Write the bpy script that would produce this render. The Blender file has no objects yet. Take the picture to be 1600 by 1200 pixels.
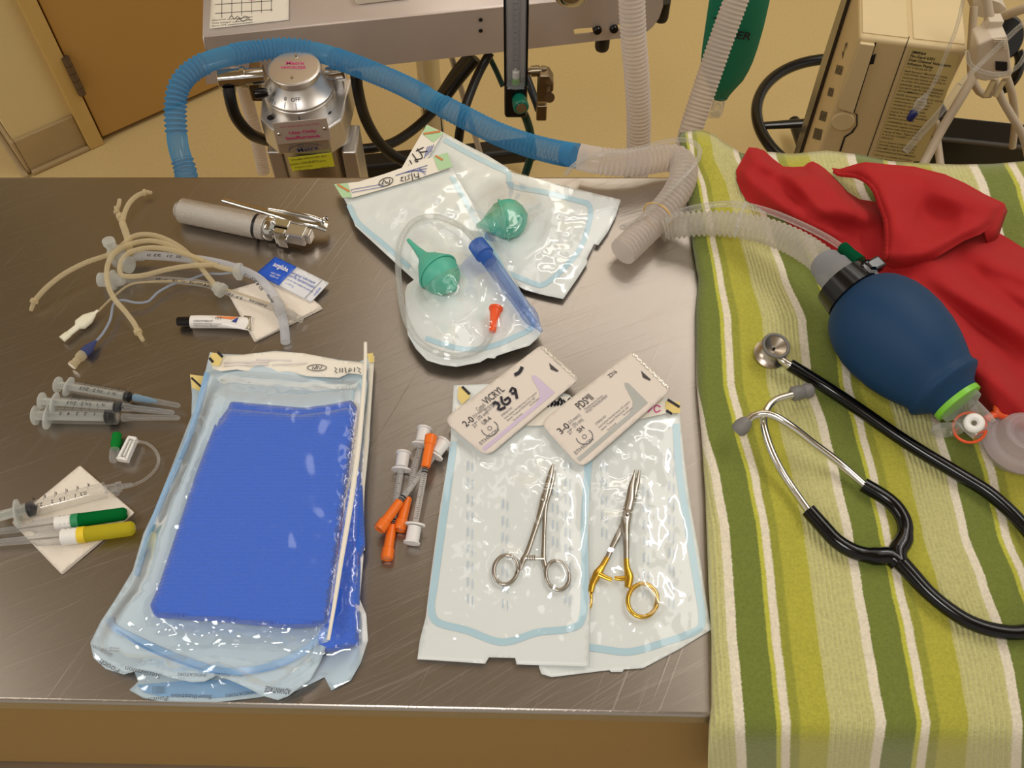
import bpy, bmesh, math, random
from mathutils import Vector, Matrix, noise
from mathutils.geometry import delaunay_2d_cdt
random.seed(7)
sc = bpy.context.scene
# ---------------------------------------------------------------- camera
CAM = Vector((0, 0, 1.64)); PITCH = math.radians(57.0); F = 1500.0
cd = bpy.data.cameras.new('camera'); cam = bpy.data.objects.new('camera', cd)
sc.collection.objects.link(cam); cam.location = CAM
cam.rotation_euler = (math.pi/2 - PITCH, 0, 0)
cd.sensor_width = 36; cd.lens = 36*F/1600; cd.clip_start = 0.01
sc.camera = cam
# ---------------------------------------------------------------- world, lights, exposure
w = bpy.data.worlds.new('room_air'); sc.world = w; w.use_nodes = True
w.node_tree.nodes['Background'].inputs[0].default_value = (1.0, 0.92, 0.80, 1)
w.node_tree.nodes['Background'].inputs[1].default_value = 0.42
def area(name, loc, rot, sx, sy, power, col):
    l = bpy.data.lights.new(name, 'AREA'); l.shape = 'RECTANGLE'; l.size = sx; l.size_y = sy
    l.energy = power; l.color = col
    o = bpy.data.objects.new(name, l); sc.collection.objects.link(o); o.location = loc; o.rotation_euler = rot
    return o
area('unseen_overhead_light', (1.22, 1.45, 2.66), (0, 0, 0.1), 1.4, 2.4, 12, (1.0, 0.96, 0.89))
area('unseen_overhead_light', (1.15, 1.35, 2.65), (0, 0, 0.1), .10, 1.2, 6, (1.0, 0.97, 0.92))  # added narrow strip, puts crisp glints on the pouch film
area('unseen_overhead_light', (-.22, 1.65, 2.65), (0, 0, 0), .30, 1.0, .8, (1.0, 0.97, 0.92))  # added weak panel, its reflection brightens the steel between the pouches
area('unseen_overhead_light', (0.15, 1.9, 2.65), (0, 0, 1.35), .07, .9, 1.6, (1.0, 0.97, 0.92))  # added thin strip for further highlights on the film
area('unseen_overhead_light', (-2.1, 0.25, 2.66), (0, 0, 0), 1.1, 1.0, 15, (1.0, 0.96, 0.89))  # unseen light placed so its blurred reflection lightens the near-left steel
sp = bpy.data.lights.new('table_fill_spot', 'SPOT'); sp.energy = 25; sp.color = (1.0, .98, .96); sp.shadow_soft_size = .24; sp.spot_size = math.radians(54); sp.spot_blend = .9  # added unseen fill behind the camera, brightens the supplies on the table
spo = bpy.data.objects.new('table_fill_spot', sp); sc.collection.objects.link(spo); spo.location = (-.25, -.30, 2.45)
spo.rotation_euler = (Vector((.0, .42, .9))-spo.location).to_track_quat('-Z', 'Y').to_euler()
area('unseen_overhead_light', (-0.2, 2.5, 2.66), (0, 0, 0), 1.2, 0.4, 5, (1.0, 0.95, 0.86))
sc.view_settings.view_transform = 'Standard'; sc.view_settings.look = 'None'
sc.view_settings.gamma = 1; sc.view_settings.use_curve_mapping = False
sc.view_settings.exposure = 0.42
# ---------------------------------------------------------------- projection from the photo
FW = Vector((0, math.cos(PITCH), -math.sin(PITCH))); UP = Vector((0, math.sin(PITCH), math.cos(PITCH)))
def ray(u, v): return FW*F + Vector((u-800, 0, 0)) + UP*(600-v)
def P(u, v, z=0.9):
    d = ray(u, v); return CAM + d*((z-CAM.z)/d.z)
def Y(u, v, y):
    d = ray(u, v); return CAM + d*(y/d.y)
def pxm(p): return (p-CAM).dot(FW)/F
def PX(pt):
    "control point: (u,v,z) on a level, or (u,v,'y',value) on an upright plane"
    return Y(pt[0], pt[1], pt[3]) if len(pt) == 4 else P(*pt)
T = 0.9
def S(r, g, b):
    f = lambda c: (c/255/12.92 if c/255 <= .04045 else ((c/255+.055)/1.055)**2.4)
    return (f(r), f(g), f(b), 1)
# ---------------------------------------------------------------- materials
MATS = {}
def mat(name, col, rough=0.5, metal=0.0, spec=0.5, alpha=1.0, trans=0.0, bump=0.0, bscale=300, var=0.06, vscale=30, coat=0.0, sss=0.0, emit=0.0):
    if name in MATS: return MATS[name]
    m = bpy.data.materials.new(name); m.use_nodes = True; nt = m.node_tree; N = nt.nodes; L = nt.links
    b = N['Principled BSDF']; MATS[name] = m
    b.inputs['Roughness'].default_value = rough; b.inputs['Metallic'].default_value = metal
    b.inputs['Specular IOR Level'].default_value = spec; b.inputs['Alpha'].default_value = alpha
    b.inputs['Transmission Weight'].default_value = trans; b.inputs['Coat Weight'].default_value = coat
    b.inputs['Subsurface Weight'].default_value = sss
    if sss: b.inputs['Subsurface Radius'].default_value = (.004, .004, .004)
    geo = N.new('ShaderNodeNewGeometry')
    n = N.new('ShaderNodeTexNoise'); n.inputs['Scale'].default_value = vscale; n.inputs['Detail'].default_value = 4
    L.new(geo.outputs['Position'], n.inputs['Vector'])
    mix = N.new('ShaderNodeMix'); mix.data_type = 'RGBA'
    mix.inputs[6].default_value = tuple(c*(1-var) for c in col[:3])+(1,)
    mix.inputs[7].default_value = tuple(min(1, c*(1+var)) for c in col[:3])+(1,)
    L.new(n.outputs['Fac'], mix.inputs[0]); L.new(mix.outputs[2], b.inputs['Base Color'])
    if bump:
        n2 = N.new('ShaderNodeTexNoise'); n2.inputs['Scale'].default_value = bscale; n2.inputs['Detail'].default_value = 3
        L.new(geo.outputs['Position'], n2.inputs['Vector'])
        bp = N.new('ShaderNodeBump'); bp.inputs['Strength'].default_value = bump; bp.inputs['Distance'].default_value = 0.001
        L.new(n2.outputs['Fac'], bp.inputs['Height']); L.new(bp.outputs['Normal'], b.inputs['Normal'])
    return m
def film(name, tint, base=0.06, gain=1.0, rough=0.06, bscale=60, bstr=0.5, gcol=(1, 1, 1, 1)):
    "thin clear plastic: see-through with a surface reflection"
    if name in MATS: return MATS[name]
    m = bpy.data.materials.new(name); m.use_nodes = True; nt = m.node_tree; N = nt.nodes; L = nt.links
    N.remove(N['Principled BSDF']); out = N['Material Output']; MATS[name] = m
    tr = N.new('ShaderNodeBsdfTransparent'); tr.inputs[0].default_value = tint
    gl = N.new('ShaderNodeBsdfGlossy'); gl.inputs['Roughness'].default_value = rough; gl.inputs[0].default_value = gcol
    fr = N.new('ShaderNodeFresnel'); fr.inputs[0].default_value = 1.5
    geo = N.new('ShaderNodeNewGeometry'); n = N.new('ShaderNodeTexNoise'); n.inputs['Scale'].default_value = bscale
    n.inputs['Detail'].default_value = 2; L.new(geo.outputs['Position'], n.inputs['Vector'])
    bp = N.new('ShaderNodeBump'); bp.inputs['Strength'].default_value = bstr; bp.inputs['Distance'].default_value = .004
    L.new(n.outputs['Fac'], bp.inputs['Height']); L.new(bp.outputs[0], gl.inputs['Normal']); L.new(bp.outputs[0], fr.inputs['Normal'])
    ma = N.new('ShaderNodeMath'); ma.operation = 'MULTIPLY_ADD'; ma.inputs[1].default_value = gain; ma.inputs[2].default_value = base
    ma.use_clamp = True; L.new(fr.outputs[0], ma.inputs[0])
    bf = N.new('ShaderNodeMath'); bf.operation = 'SUBTRACT'; bf.inputs[0].default_value = 1; L.new(geo.outputs['Backfacing'], bf.inputs[1])
    mb = N.new('ShaderNodeMath'); mb.operation = 'MULTIPLY'; L.new(ma.outputs[0], mb.inputs[0]); L.new(bf.outputs[0], mb.inputs[1])
    mx = N.new('ShaderNodeMixShader'); L.new(mb.outputs[0], mx.inputs[0]); L.new(tr.outputs[0], mx.inputs[1]); L.new(gl.outputs[0], mx.inputs[2])
    L.new(mx.outputs[0], out.inputs[0]); return m
def milky(name, col, alpha=0.4, rough=0.15, edge=.45, gl_=1.5):
    "clear-to-milky plastic: diffuse body mixed with see-through, glossy skin"
    if name in MATS: return MATS[name]
    m = bpy.data.materials.new(name); m.use_nodes = True; nt = m.node_tree; N = nt.nodes; L = nt.links
    N.remove(N['Principled BSDF']); out = N['Material Output']; MATS[name] = m
    tr = N.new('ShaderNodeBsdfTransparent'); tr.inputs[0].default_value = (min(1,.75+.25*col[0]), min(1,.75+.25*col[1]), min(1,.75+.25*col[2]), 1)
    di = N.new('ShaderNodeBsdfDiffuse'); di.inputs[0].default_value = col
    tl = N.new('ShaderNodeBsdfTranslucent'); tl.inputs[0].default_value = col
    ad = N.new('ShaderNodeMixShader'); ad.inputs[0].default_value = .4; L.new(di.outputs[0], ad.inputs[1]); L.new(tl.outputs[0], ad.inputs[2])
    m1 = N.new('ShaderNodeMixShader')
    lw = N.new('ShaderNodeLayerWeight'); lw.inputs[0].default_value = .35
    mr = N.new('ShaderNodeMapRange'); mr.inputs[3].default_value = alpha; mr.inputs[4].default_value = min(1, alpha+edge)
    L.new(lw.outputs['Facing'], mr.inputs[0]); L.new(mr.outputs[0], m1.inputs[0])
    L.new(tr.outputs[0], m1.inputs[1]); L.new(ad.outputs[0], m1.inputs[2])
    gl = N.new('ShaderNodeBsdfGlossy'); gl.inputs['Roughness'].default_value = rough
    fr = N.new('ShaderNodeFresnel'); fr.inputs[0].default_value = 1.5
    geo = N.new('ShaderNodeNewGeometry'); bf = N.new('ShaderNodeMath'); bf.operation = 'SUBTRACT'; bf.inputs[0].default_value = 1; L.new(geo.outputs['Backfacing'], bf.inputs[1])
    fm_ = N.new('ShaderNodeMath'); fm_.operation = 'MULTIPLY'; fm_.use_clamp = True; fm_.inputs[1].default_value = gl_; L.new(fr.outputs[0], fm_.inputs[0])
    mb = N.new('ShaderNodeMath'); mb.operation = 'MULTIPLY'; L.new(fm_.outputs[0], mb.inputs[0]); L.new(bf.outputs[0], mb.inputs[1])
    m2 = N.new('ShaderNodeMixShader'); L.new(mb.outputs[0], m2.inputs[0]); L.new(m1.outputs[0], m2.inputs[1]); L.new(gl.outputs[0], m2.inputs[2])
    L.new(m2.outputs[0], out.inputs[0]); return m
# ---------------------------------------------------------------- geometry
def spline(pts, step=0.004, n=None):
    pts = [Vector(p) for p in pts]
    if len(pts) == 2: 
        k = n or max(1, int((pts[1]-pts[0]).length/step)); return [pts[0].lerp(pts[1], i/k) for i in range(k+1)]
    Q = [pts[0]*2-pts[1]]+pts+[pts[-1]*2-pts[-2]]; out = []
    for i in range(1, len(Q)-2):
        a, b, c, d = Q[i-1:i+3]; k = n or max(1, int((c-b).length/step))
        for j in range(k):
            t = j/k
            out.append(.5*((2*b)+(c-a)*t+(2*a-5*b+4*c-d)*t*t+(3*b-a-3*c+d)*t**3))
    out.append(pts[-1]); return out
def resample(path, ds):
    L = [0]
    for a, b in zip(path, path[1:]): L.append(L[-1]+(b-a).length)
    n = max(2, int(L[-1]/ds)); out = []; j = 0
    for i in range(n+1):
        s = L[-1]*i/n
        while j < len(L)-2 and L[j+1] < s: j += 1
        t = (s-L[j])/max(1e-9, L[j+1]-L[j]); out.append((path[j].lerp(path[j+1], t), s))
    return out, L[-1]
class G:
    def __init__(s): s.v = []; s.f = []; s.uv = {}
    def add(s, vs, fs):
        o = len(s.v); s.v += [Vector(x) for x in vs]; s.f += [tuple(i+o for i in f) for f in fs]; return s
    def rings(s, path, rad, n=12, cap=True, sx=1.0, sy=1.0, up=None):
        "tube through path (list of Vectors), rad = list of radii"
        m = len(path); vs = []; prev = None
        for i, p in enumerate(path):
            t = (path[min(i+1, m-1)]-path[max(i-1, 0)]).normalized()
            if prev is None:
                ref = up or Vector((0, 0, 1))
                if abs(t.dot(ref)) > .95: ref = Vector((0, 1, 0))
                a = t.cross(ref).normalized()
            else:
                a = (prev - t*prev.dot(t)).normalized()
            prev = a; b = t.cross(a).normalized()*-1
            for k in range(n):
                th = 2*math.pi*k/n; vs.append(p + a*math.cos(th)*rad[i]*sx + b*math.sin(th)*rad[i]*sy)
        fs = [(i*n+k, i*n+(k+1) % n, (i+1)*n+(k+1) % n, (i+1)*n+k) for i in range(m-1) for k in range(n)]
        if cap:
            fs.append(tuple(range(n))); fs.append(tuple((m-1)*n+n-1-k for k in range(n)))
        return s.add(vs, fs)
    def tube(s, pts, r, n=12, step=0.004, cap=True, sx=1, sy=1, r1=None):
        path = spline(pts, step); m = len(path)
        if callable(r): rad = [r(i/(m-1)) for i in range(m)]
        elif r1 is not None: rad = [r+(r1-r)*i/(m-1) for i in range(m)]
        else: rad = [r]*m
        return s.rings(path, rad, n, cap, sx, sy)
    def corr(s, pts, r, amp, pitch, n=18, smooth_bits=()):
        path, L = resample(spline(pts, .004), pitch/6); rad = []
        for p, q in path:
            a = amp
            for lo, hi in smooth_bits:
                if lo <= q/L <= hi: a = 0
            rad.append(r-amp+a*(1-abs(math.sin(math.pi*q/pitch))**1.6)*1.0+(amp*.5 if a == 0 else 0))
        return s.rings([p for p, q in path], rad, n)
    def lathe(s, A, B, prof, n=28, cap=True):
        "prof: (t metres from A, radius)"
        A = Vector(A); d = (Vector(B)-A).normalized(); path = [A+d*t for t, r in prof]
        ref = Vector((0, 0, 1)) if abs(d.z) < .9 else Vector((0, 1, 0))
        a = d.cross(ref).normalized(); b = d.cross(a).normalized()*-1; vs = []; m = len(prof)
        for (t, r), p in zip(prof, path):
            for k in range(n):
                th = 2*math.pi*k/n; vs.append(p+(a*math.cos(th)+b*math.sin(th))*r)
        fs = [(i*n+k, i*n+(k+1) % n, (i+1)*n+(k+1) % n, (i+1)*n+k) for i in range(m-1) for k in range(n)]
        if cap: fs += [tuple(range(n)), tuple((m-1)*n+n-1-k for k in range(n))]
        return s.add(vs, fs)
    def box(s, c, sx, sy, sz, X=Vector((1, 0, 0)), Yv=Vector((0, 1, 0)), Z=None):
        X = Vector(X).normalized(); Yv = Vector(Yv).normalized(); Z = Z or X.cross(Yv).normalized(); c = Vector(c)
        vs = [c+X*sx/2*i+Yv*sy/2*j+Z*sz/2*k for k in (-1, 1) for j in (-1, 1) for i in (-1, 1)]
        return s.add(vs, [(0, 2, 3, 1), (4, 5, 7, 6), (0, 1, 5, 4), (2, 6, 7, 3), (0, 4, 6, 2), (1, 3, 7, 5)])
    def prism(s, pts, off):
        n = len(pts); off = Vector(off)
        return s.add([Vector(p) for p in pts]+[Vector(p)+off for p in pts],
                     [tuple(range(n))[::-1], tuple(range(n, 2*n))]+[(i, (i+1) % n, (i+1) % n+n, i+n) for i in range(n)])
    def torus(s, c, ax, R, r, n=48, m=12, ex=1.0, X=None, a0=0, a1=2*math.pi):
        ax = Vector(ax).normalized(); X = Vector(X).normalized() if X else ax.orthogonal().normalized(); Yv = ax.cross(X)
        full = abs(a1-a0-2*math.pi) < 1e-6
        pts = [Vector(c)+X*math.cos(a0+(a1-a0)*i/n)*R+Yv*math.sin(a0+(a1-a0)*i/n)*R*ex for i in range(n if full else n+1)]
        if not full: return s.rings(pts, [r]*len(pts), m)
        vs = []; N = len(pts)
        for i, p in enumerate(pts):
            t = (pts[(i+1) % N]-pts[i-1]).normalized(); o = t.cross(ax).normalized()
            for k in range(m):
                th = 2*math.pi*k/m; vs.append(p+o*math.cos(th)*r+ax*math.sin(th)*r)
        return s.add(vs, [(i*m+k, i*m+(k+1) % m, ((i+1) % N)*m+(k+1) % m, ((i+1) % N)*m+k) for i in range(N) for k in range(m)])
    def sheet(s, poly, zf, step=5, rough_edge=0):
        "fills a pixel polygon lying at height zf(u,v)"
        poly = [Vector((p[0], p[1])) for p in poly]; edge = []
        for a, b in zip(poly, poly[1:]+poly[:1]):
            k = max(1, int((b-a).length/step)); edge += [a.lerp(b, i/k) for i in range(k)]
        n = len(edge); u0 = min(p.x for p in edge); u1 = max(p.x for p in edge); v0 = min(p.y for p in edge); v1 = max(p.y for p in edge)
        ins = []; j = 0; y = v0+step*.5
        while y < v1:
            xs = []
            for a, b in zip(edge, edge[1:]+edge[:1]):
                if (a.y > y) != (b.y > y): xs.append(a.x+(y-a.y)/(b.y-a.y)*(b.x-a.x))
            xs.sort()
            for a, b in zip(xs[::2], xs[1::2]):
                x = math.ceil((a+step*.35)/step)*step + (step/2 if j % 2 else 0)
                while x < b-step*.35: ins.append(Vector((x, y))); x += step
            y += step*.87; j += 1
        vs, es, fs = delaunay_2d_cdt(edge+ins, [(i, (i+1) % n) for i in range(n)], [], 1, 1e-5)[:3]
        W = [P(p.x, p.y, zf(p.x, p.y)) for p in vs]; F2 = []
        for f in fs:
            a, b, c = [W[i] for i in f[:3]]
            F2.append(tuple(f) if (b-a).cross(c-a).dot(CAM-a) > 0 else tuple(f)[::-1])
        return s.add(W, F2)
    def ribbon(s, pts, wpx, zf, smooth=True, lift=0.0):
        "flat strip along a pixel polyline"
        q = [Vector((p[0], p[1], 0)) for p in pts]; q = spline(q, 3) if smooth else q; vs = []
        for i, p in enumerate(q):
            t = (q[min(i+1, len(q)-1)]-q[max(0, i-1)]).normalized(); o = Vector((-t.y, t.x, 0))
            wv = wpx(i/(len(q)-1)) if callable(wpx) else wpx
            for k in (-.5, .5):
                a = p+o*wv*k; z = zf(a.x, a.y) if callable(zf) else zf
                vs.append(P(a.x, a.y, z+lift))
        fs = []
        for i in range(len(q)-1):
            f = (2*i, 2*i+1, 2*i+3, 2*i+2); a, b, c = vs[f[0]], vs[f[1]], vs[f[2]]
            fs.append(f if (b-a).cross(c-a).dot(CAM-a) > 0 else f[::-1])
        return s.add(vs, fs)
    def text(s, body, o, X, Yv, width=None, h=.01, thick=0, font=None):
        "text with baseline from o along X"
        X = Vector(X).normalized(); Yv = Vector(Yv); Yv = (Yv-X*X.dot(Yv)).normalized()
        cu = bpy.data.curves.new('t', 'FONT'); cu.body = body; cu.resolution_u = 2; cu.offset = thick
        ob = bpy.data.objects.new('t', cu); me = ob.to_mesh()
        vs = [v.co.copy() for v in me.vertices]; fs = [tuple(p.vertices) for p in me.polygons]
        if not vs: return s
        x0 = min(v.x for v in vs); x1 = max(v.x for v in vs); kx = (width/(x1-x0)) if width else h/.73
        out = [Vector(o)+X*(v.x-x0)*kx+Yv*v.y*h/.73 for v in vs]
        Z = X.cross(Yv); fix = []
        for f in fs:
            a, b, c = out[f[0]], out[f[1]], out[f[2]]
            fix.append(f if (b-a).cross(c-a).dot(Z) >= 0 else f[::-1])
        ob.to_mesh_clear(); bpy.data.objects.remove(ob); bpy.data.curves.remove(cu)
        return s.add(out, fix)
    def textP(s, body, a, b, z, hpx, thick=0):
        A = P(a[0], a[1], z); B = P(b[0], b[1], z); X = B-A
        return s.text(body, A, X, Vector((-X.y, X.x, 0)), X.length, hpx*pxm(A), thick)
    def stroke(s, pts, wpx, z):
        "pen stroke: pixel polyline"
        return s.ribbon(pts, wpx, z)
    def obj(s, name, m, parent=None, smooth=True, solid=0, bevel=0, auto=None, off=-1):
        me = bpy.data.meshes.new(name)
        inv = Vector(parent.location) if parent and parent.type == 'EMPTY' else (Vector(parent['_o']) if parent and '_o' in parent else Vector((0, 0, 0)))
        if parent is None and s.v:
            c = sum(s.v, Vector())/len(s.v); c.z = min(v.z for v in s.v); org = c
        else: org = inv
        me.from_pydata([v-org for v in s.v], [], s.f); me.update()
        o = bpy.data.objects.new(name, me); sc.collection.objects.link(o); me.materials.append(m)
        if smooth:
            for p in me.polygons: p.use_smooth = True
            me.set_sharp_from_angle(angle=math.radians(auto or 40))
        if s.uv:
            l = me.uv_layers.new(name='UV')
            for lp in me.loops: l.data[lp.index].uv = s.uv.get(lp.vertex_index, (0, 0))
        if solid:
            md = o.modifiers.new('thickness', 'SOLIDIFY'); md.thickness = solid; md.offset = off
        if bevel:
            md = o.modifiers.new('bevel', 'BEVEL'); md.width = bevel; md.segments = 3; md.limit_method = 'ANGLE'
        if parent is None: o.location = org
        else:
            o.parent = parent
            if parent.type == 'EMPTY': pass
        return o
def tag(o, label=None, cat=None, group=None, kind=None):
    if label: o['label'] = label
    if cat: o['category'] = cat
    if group: o['group'] = group
    if kind: o['kind'] = kind
    return o
def thing(name, label, cat, loc, group=None):
    o = bpy.data.objects.new(name, None); sc.collection.objects.link(o); o.location = loc
    o.empty_display_size = .05; return tag(o, label, cat, group)
def sub(g, name, m, parent, **k):
    "sub-part below a part of an Empty thing: same frame as the thing"
    root = parent.parent
    o = g.obj(name, m, root, **k); o.parent = parent; return o
def nz(u, v, s=40, seed=0): return noise.noise(Vector((u/s, v/s, seed)))
def inpoly(x, y, poly):
    c = False
    for (ax, ay), (bx, by) in zip(poly, poly[1:]+poly[:1]):
        if (ay > y) != (by > y) and x < ax+(y-ay)/(by-ay)*(bx-ax): c = not c
    return c
def dpoly(x, y, poly):
    m = 1e9
    for (ax, ay), (bx, by) in zip(poly, poly[1:]+poly[:1]):
        dx, dy = bx-ax, by-ay; t = max(0, min(1, ((x-ax)*dx+(y-ay)*dy)/(dx*dx+dy*dy+1e-9)))
        m = min(m, math.hypot(x-ax-t*dx, y-ay-t*dy))
    return m
def sm(a, b, x):
    t = max(0, min(1, (x-a)/(b-a))); return t*t*(3-2*t)
# ================================================================ the room
def wallmat(name, col, rough=.6): return mat(name, col, rough, var=.04, vscale=6, bump=.15, bscale=180)
M_wall = wallmat('cream_wall_paint', S(222, 202, 150)); M_floor = mat('speckled_tan_floor', S(214, 190, 134), .45, var=.10, vscale=160)
M_base = mat('rubber_cove_base', S(176, 152, 112), .5); M_frame = mat('door_frame_paint', S(205, 172, 105), .5); M_door = mat('brown_door_paint', S(188, 146, 78), .5, var=.04, vscale=4)
M_dark = mat('dark_gap', S(25, 20, 16), .9); M_bronze = mat('hinge_metal', S(110, 92, 74), .45, .6)
def stru(o): o['kind'] = 'structure'; return o
# floor
g = G(); g.add([(-3.5, -1.5, 0), (3.5, -1.5, 0), (3.5, 5.5, 0), (-3.5, 5.5, 0)], [(0, 1, 2, 3)]); stru(g.obj('floor', M_floor, smooth=False, solid=.02))
C0 = P(48, 268, 0); D0 = P(163, 220, 0); Wd = Vector((.78, .62, 0)).normalized(); Wd = (P(345, 135, 0)-C0); Wd.z = 0; Wd.normalize()
Wn = Vector((Wd.y, -Wd.x, 0))      # towards the camera side
Bd = Vector((-Wn.x, -Wn.y, 0))     # the other wall runs away from the corner
def wbox(g, a, b, z0, z1, d0, d1, dirv=None, nrm=None, org=None):
    dirv = dirv or Wd; nrm = nrm or Wn; org = org or C0
    c = [org+dirv*s+nrm*d for s, d in ((a, d0), (b, d0), (b, d1), (a, d1))]
    return g.add([Vector((p.x, p.y, z)) for z in (z0, z1) for p in c], [(3, 2, 1, 0), (4, 5, 6, 7), (0, 1, 5, 4), (1, 2, 6, 5), (2, 3, 7, 6), (3, 0, 4, 7)])
sf = (P(138, 230, 0)-C0).dot(Wd); sd = (D0-C0).dot(Wd)
g = G(); wbox(g, 0, sf, 0, 2.7, -.12, 0); wbox(g, sd+1.1, 4.2, 0, 2.7, -.12, 0); wbox(g, sf, sd+1.1, 2.15, 2.7, -.12, 0); stru(g.obj('wall_back', M_wall, smooth=False))
g = G(); wbox(g, 0.12, 3, 0, 2.7, 0, .12, Bd, Wd); stru(g.obj('wall_left', M_wall, smooth=False))
g = G(); wbox(g, 0, sf, 0, .10, 0, .008); wbox(g, 0, sf, 0, .012, .008, .02); stru(g.obj('baseboard_back', M_base, smooth=False, bevel=.004))
g = G(); wbox(g, -.008, 3, 0, .10, -.008, 0, Bd, Wd); wbox(g, -.02, 3, 0, .012, -.02, -.008, Bd, Wd); stru(g.obj('baseboard_left', M_base, smooth=False, bevel=.004))
g = G(); wbox(g, sf, sd-.004, 0, 2.15, -.10, .02); wbox(g, sd+1.0, sd+1.1, 0, 2.15, -.10, .02); wbox(g, sf, sd+1.1, 2.06, 2.15, -.10, .019)
fr = stru(g.obj('trim_1', M_frame, smooth=False, bevel=.004))
g = G(); wbox(g, sd, sd+1.0, .014, 2.05, -.03, .010); dr = stru(g.obj('door_1', M_door, smooth=False, bevel=.002)); dr['_o'] = tuple(dr.location)
g = G(); wbox(g, sd-.004, sd+1.0, 0, 2.06, -.09, -.035); o = g.obj('door_shadow_gap', M_dark, dr, smooth=False)
# hinge between frame and door
hz0 = None
for vv in (80, 138):
    uu = 60+(vv)*.468; d = ray(uu, vv); t = ((C0-CAM).dot(Wn))/d.dot(Wn); q = CAM+d*t; hz0 = (q.z,) if hz0 is None else hz0+(q.z,)
g = G(); A = C0+Wd*(sd-.002)+Wn*.022; 
for k in range(5):
    z0 = hz0[1]+(hz0[0]-hz0[1])*k/5; z1 = hz0[1]+(hz0[0]-hz0[1])*(k+.94)/5
    g.lathe((A.x, A.y, z0), (A.x, A.y, z1), [(0, .009), (z1-z0, .009)], 14)
g.obj('hinge', M_bronze, dr)
# ceiling
g = G(); g.add([(-3.5, -1.5, 2.7), (3.5, -1.5, 2.7), (3.5, 5.5, 2.7), (-3.5, 5.5, 2.7)], [(3, 2, 1, 0)]); stru(g.obj('ceiling', mat('ceiling_paint', S(180, 164, 134), .8), smooth=False))

# ================================================================ the steel table
def steel_mat(name, col, rough, scr=True):
    m = mat(name, col, rough, 1.0, var=.10, vscale=5); nt = m.node_tree; N = nt.nodes; L = nt.links; b = N['Principled BSDF']
    geo = [n for n in N if n.type == 'NEW_GEOMETRY'][0]; prev = None; h = None
    for ang, sc_, off in ((0, 520, 0), (66, 300, 3), (22, 380, 7), (32, 520, 12)):
        mp = N.new('ShaderNodeMapping'); mp.inputs['Rotation'].default_value = (0, 0, math.radians(ang)); mp.inputs['Scale'].default_value = (1/6 if ang else 1/4, 1/sc_, 1); mp.inputs['Location'].default_value = (off, off, 0)
        mp.vector_type = 'TEXTURE'; L.new(geo.outputs['Position'], mp.inputs['Vector'])
        wv = N.new('ShaderNodeTexNoise'); wv.inputs['Scale'].default_value = 1.0; wv.inputs['Detail'].default_value = 3; L.new(mp.outputs[0], wv.inputs['Vector'])
        rr = N.new('ShaderNodeMapRange'); rr.inputs[1].default_value = .35 if ang == 0 else (.57 if ang < 60 else .62); rr.inputs[2].default_value = .65 if ang == 0 else .74; L.new(wv.outputs['Fac'], rr.inputs[0])
        rr.inputs[4].default_value = .035 if ang == 0 else 1.0
        if h is None: h = rr.outputs[0]
        else:
            a = N.new('ShaderNodeMath'); a.operation = 'ADD'; L.new(h, a.inputs[0]); L.new(rr.outputs[0], a.inputs[1]); h = a.outputs[0]
    bp = N.new('ShaderNodeBump'); bp.inputs['Strength'].default_value = .13; bp.inputs['Distance'].default_value = .0004; L.new(h, bp.inputs['Height']); L.new(bp.outputs[0], b.inputs['Normal'])
    r2 = N.new('ShaderNodeMapRange'); r2.inputs[3].default_value = rough; r2.inputs[4].default_value = rough+.09; r2.inputs[2].default_value = 2
    L.new(h, r2.inputs[0]); L.new(r2.outputs[0], b.inputs['Roughness'])
    return m
M_steel = steel_mat('brushed_steel', S(168, 160, 152), .30)
M_steel2 = mat('shelf_steel', S(214, 202, 196), .45, .4, var=.08, vscale=12, bump=.1, bscale=400)
tb = thing('steel_table', 'long brushed stainless steel work table with the medical supplies laid out on it', 'table', (0, .47, 0))
FL, FR = P(0, 1097, T), P(1105, 1120, T); BL, BR = P(0, 275, T), P(1050, 275, T)
def ext(a, b, x): t = (x-a.x)/(b.x-a.x); return a.lerp(b, t)
c = [ext(FL, FR, -.85), ext(FL, FR, .95), ext(BL, BR, .95), ext(BL, BR, -.85)]
YF = ext(FL, FR, 0.25).y
g = G(); g.prism([Vector((p.x, p.y, T-.022)) for p in c], (0, 0, .022)); top = g.obj('tabletop', M_steel, tb, smooth=True, bevel=.0035)
M_shade = mat('brown_floor_shade', S(150, 118, 66), .55, var=.05, vscale=90)
g = G(); g.prism([Vector((p.x*.97, p.y+(.012 if i < 2 else -.05), .62)) for i, p in enumerate(c)], (0, 0, .258)); g.obj('floor_shade_block', M_shade, tb, smooth=False)  # added block, its brown stands in for shaded floor before the table
g = G(); g.prism([Vector((p.x*.96, p.y+(.006 if i < 2 else -.05), .0)) for i, p in enumerate(c)], (0, 0, .60)); g.obj('base_panel', mat('grey_base_panel', S(140, 118, 92), .6), tb, smooth=False)
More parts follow.
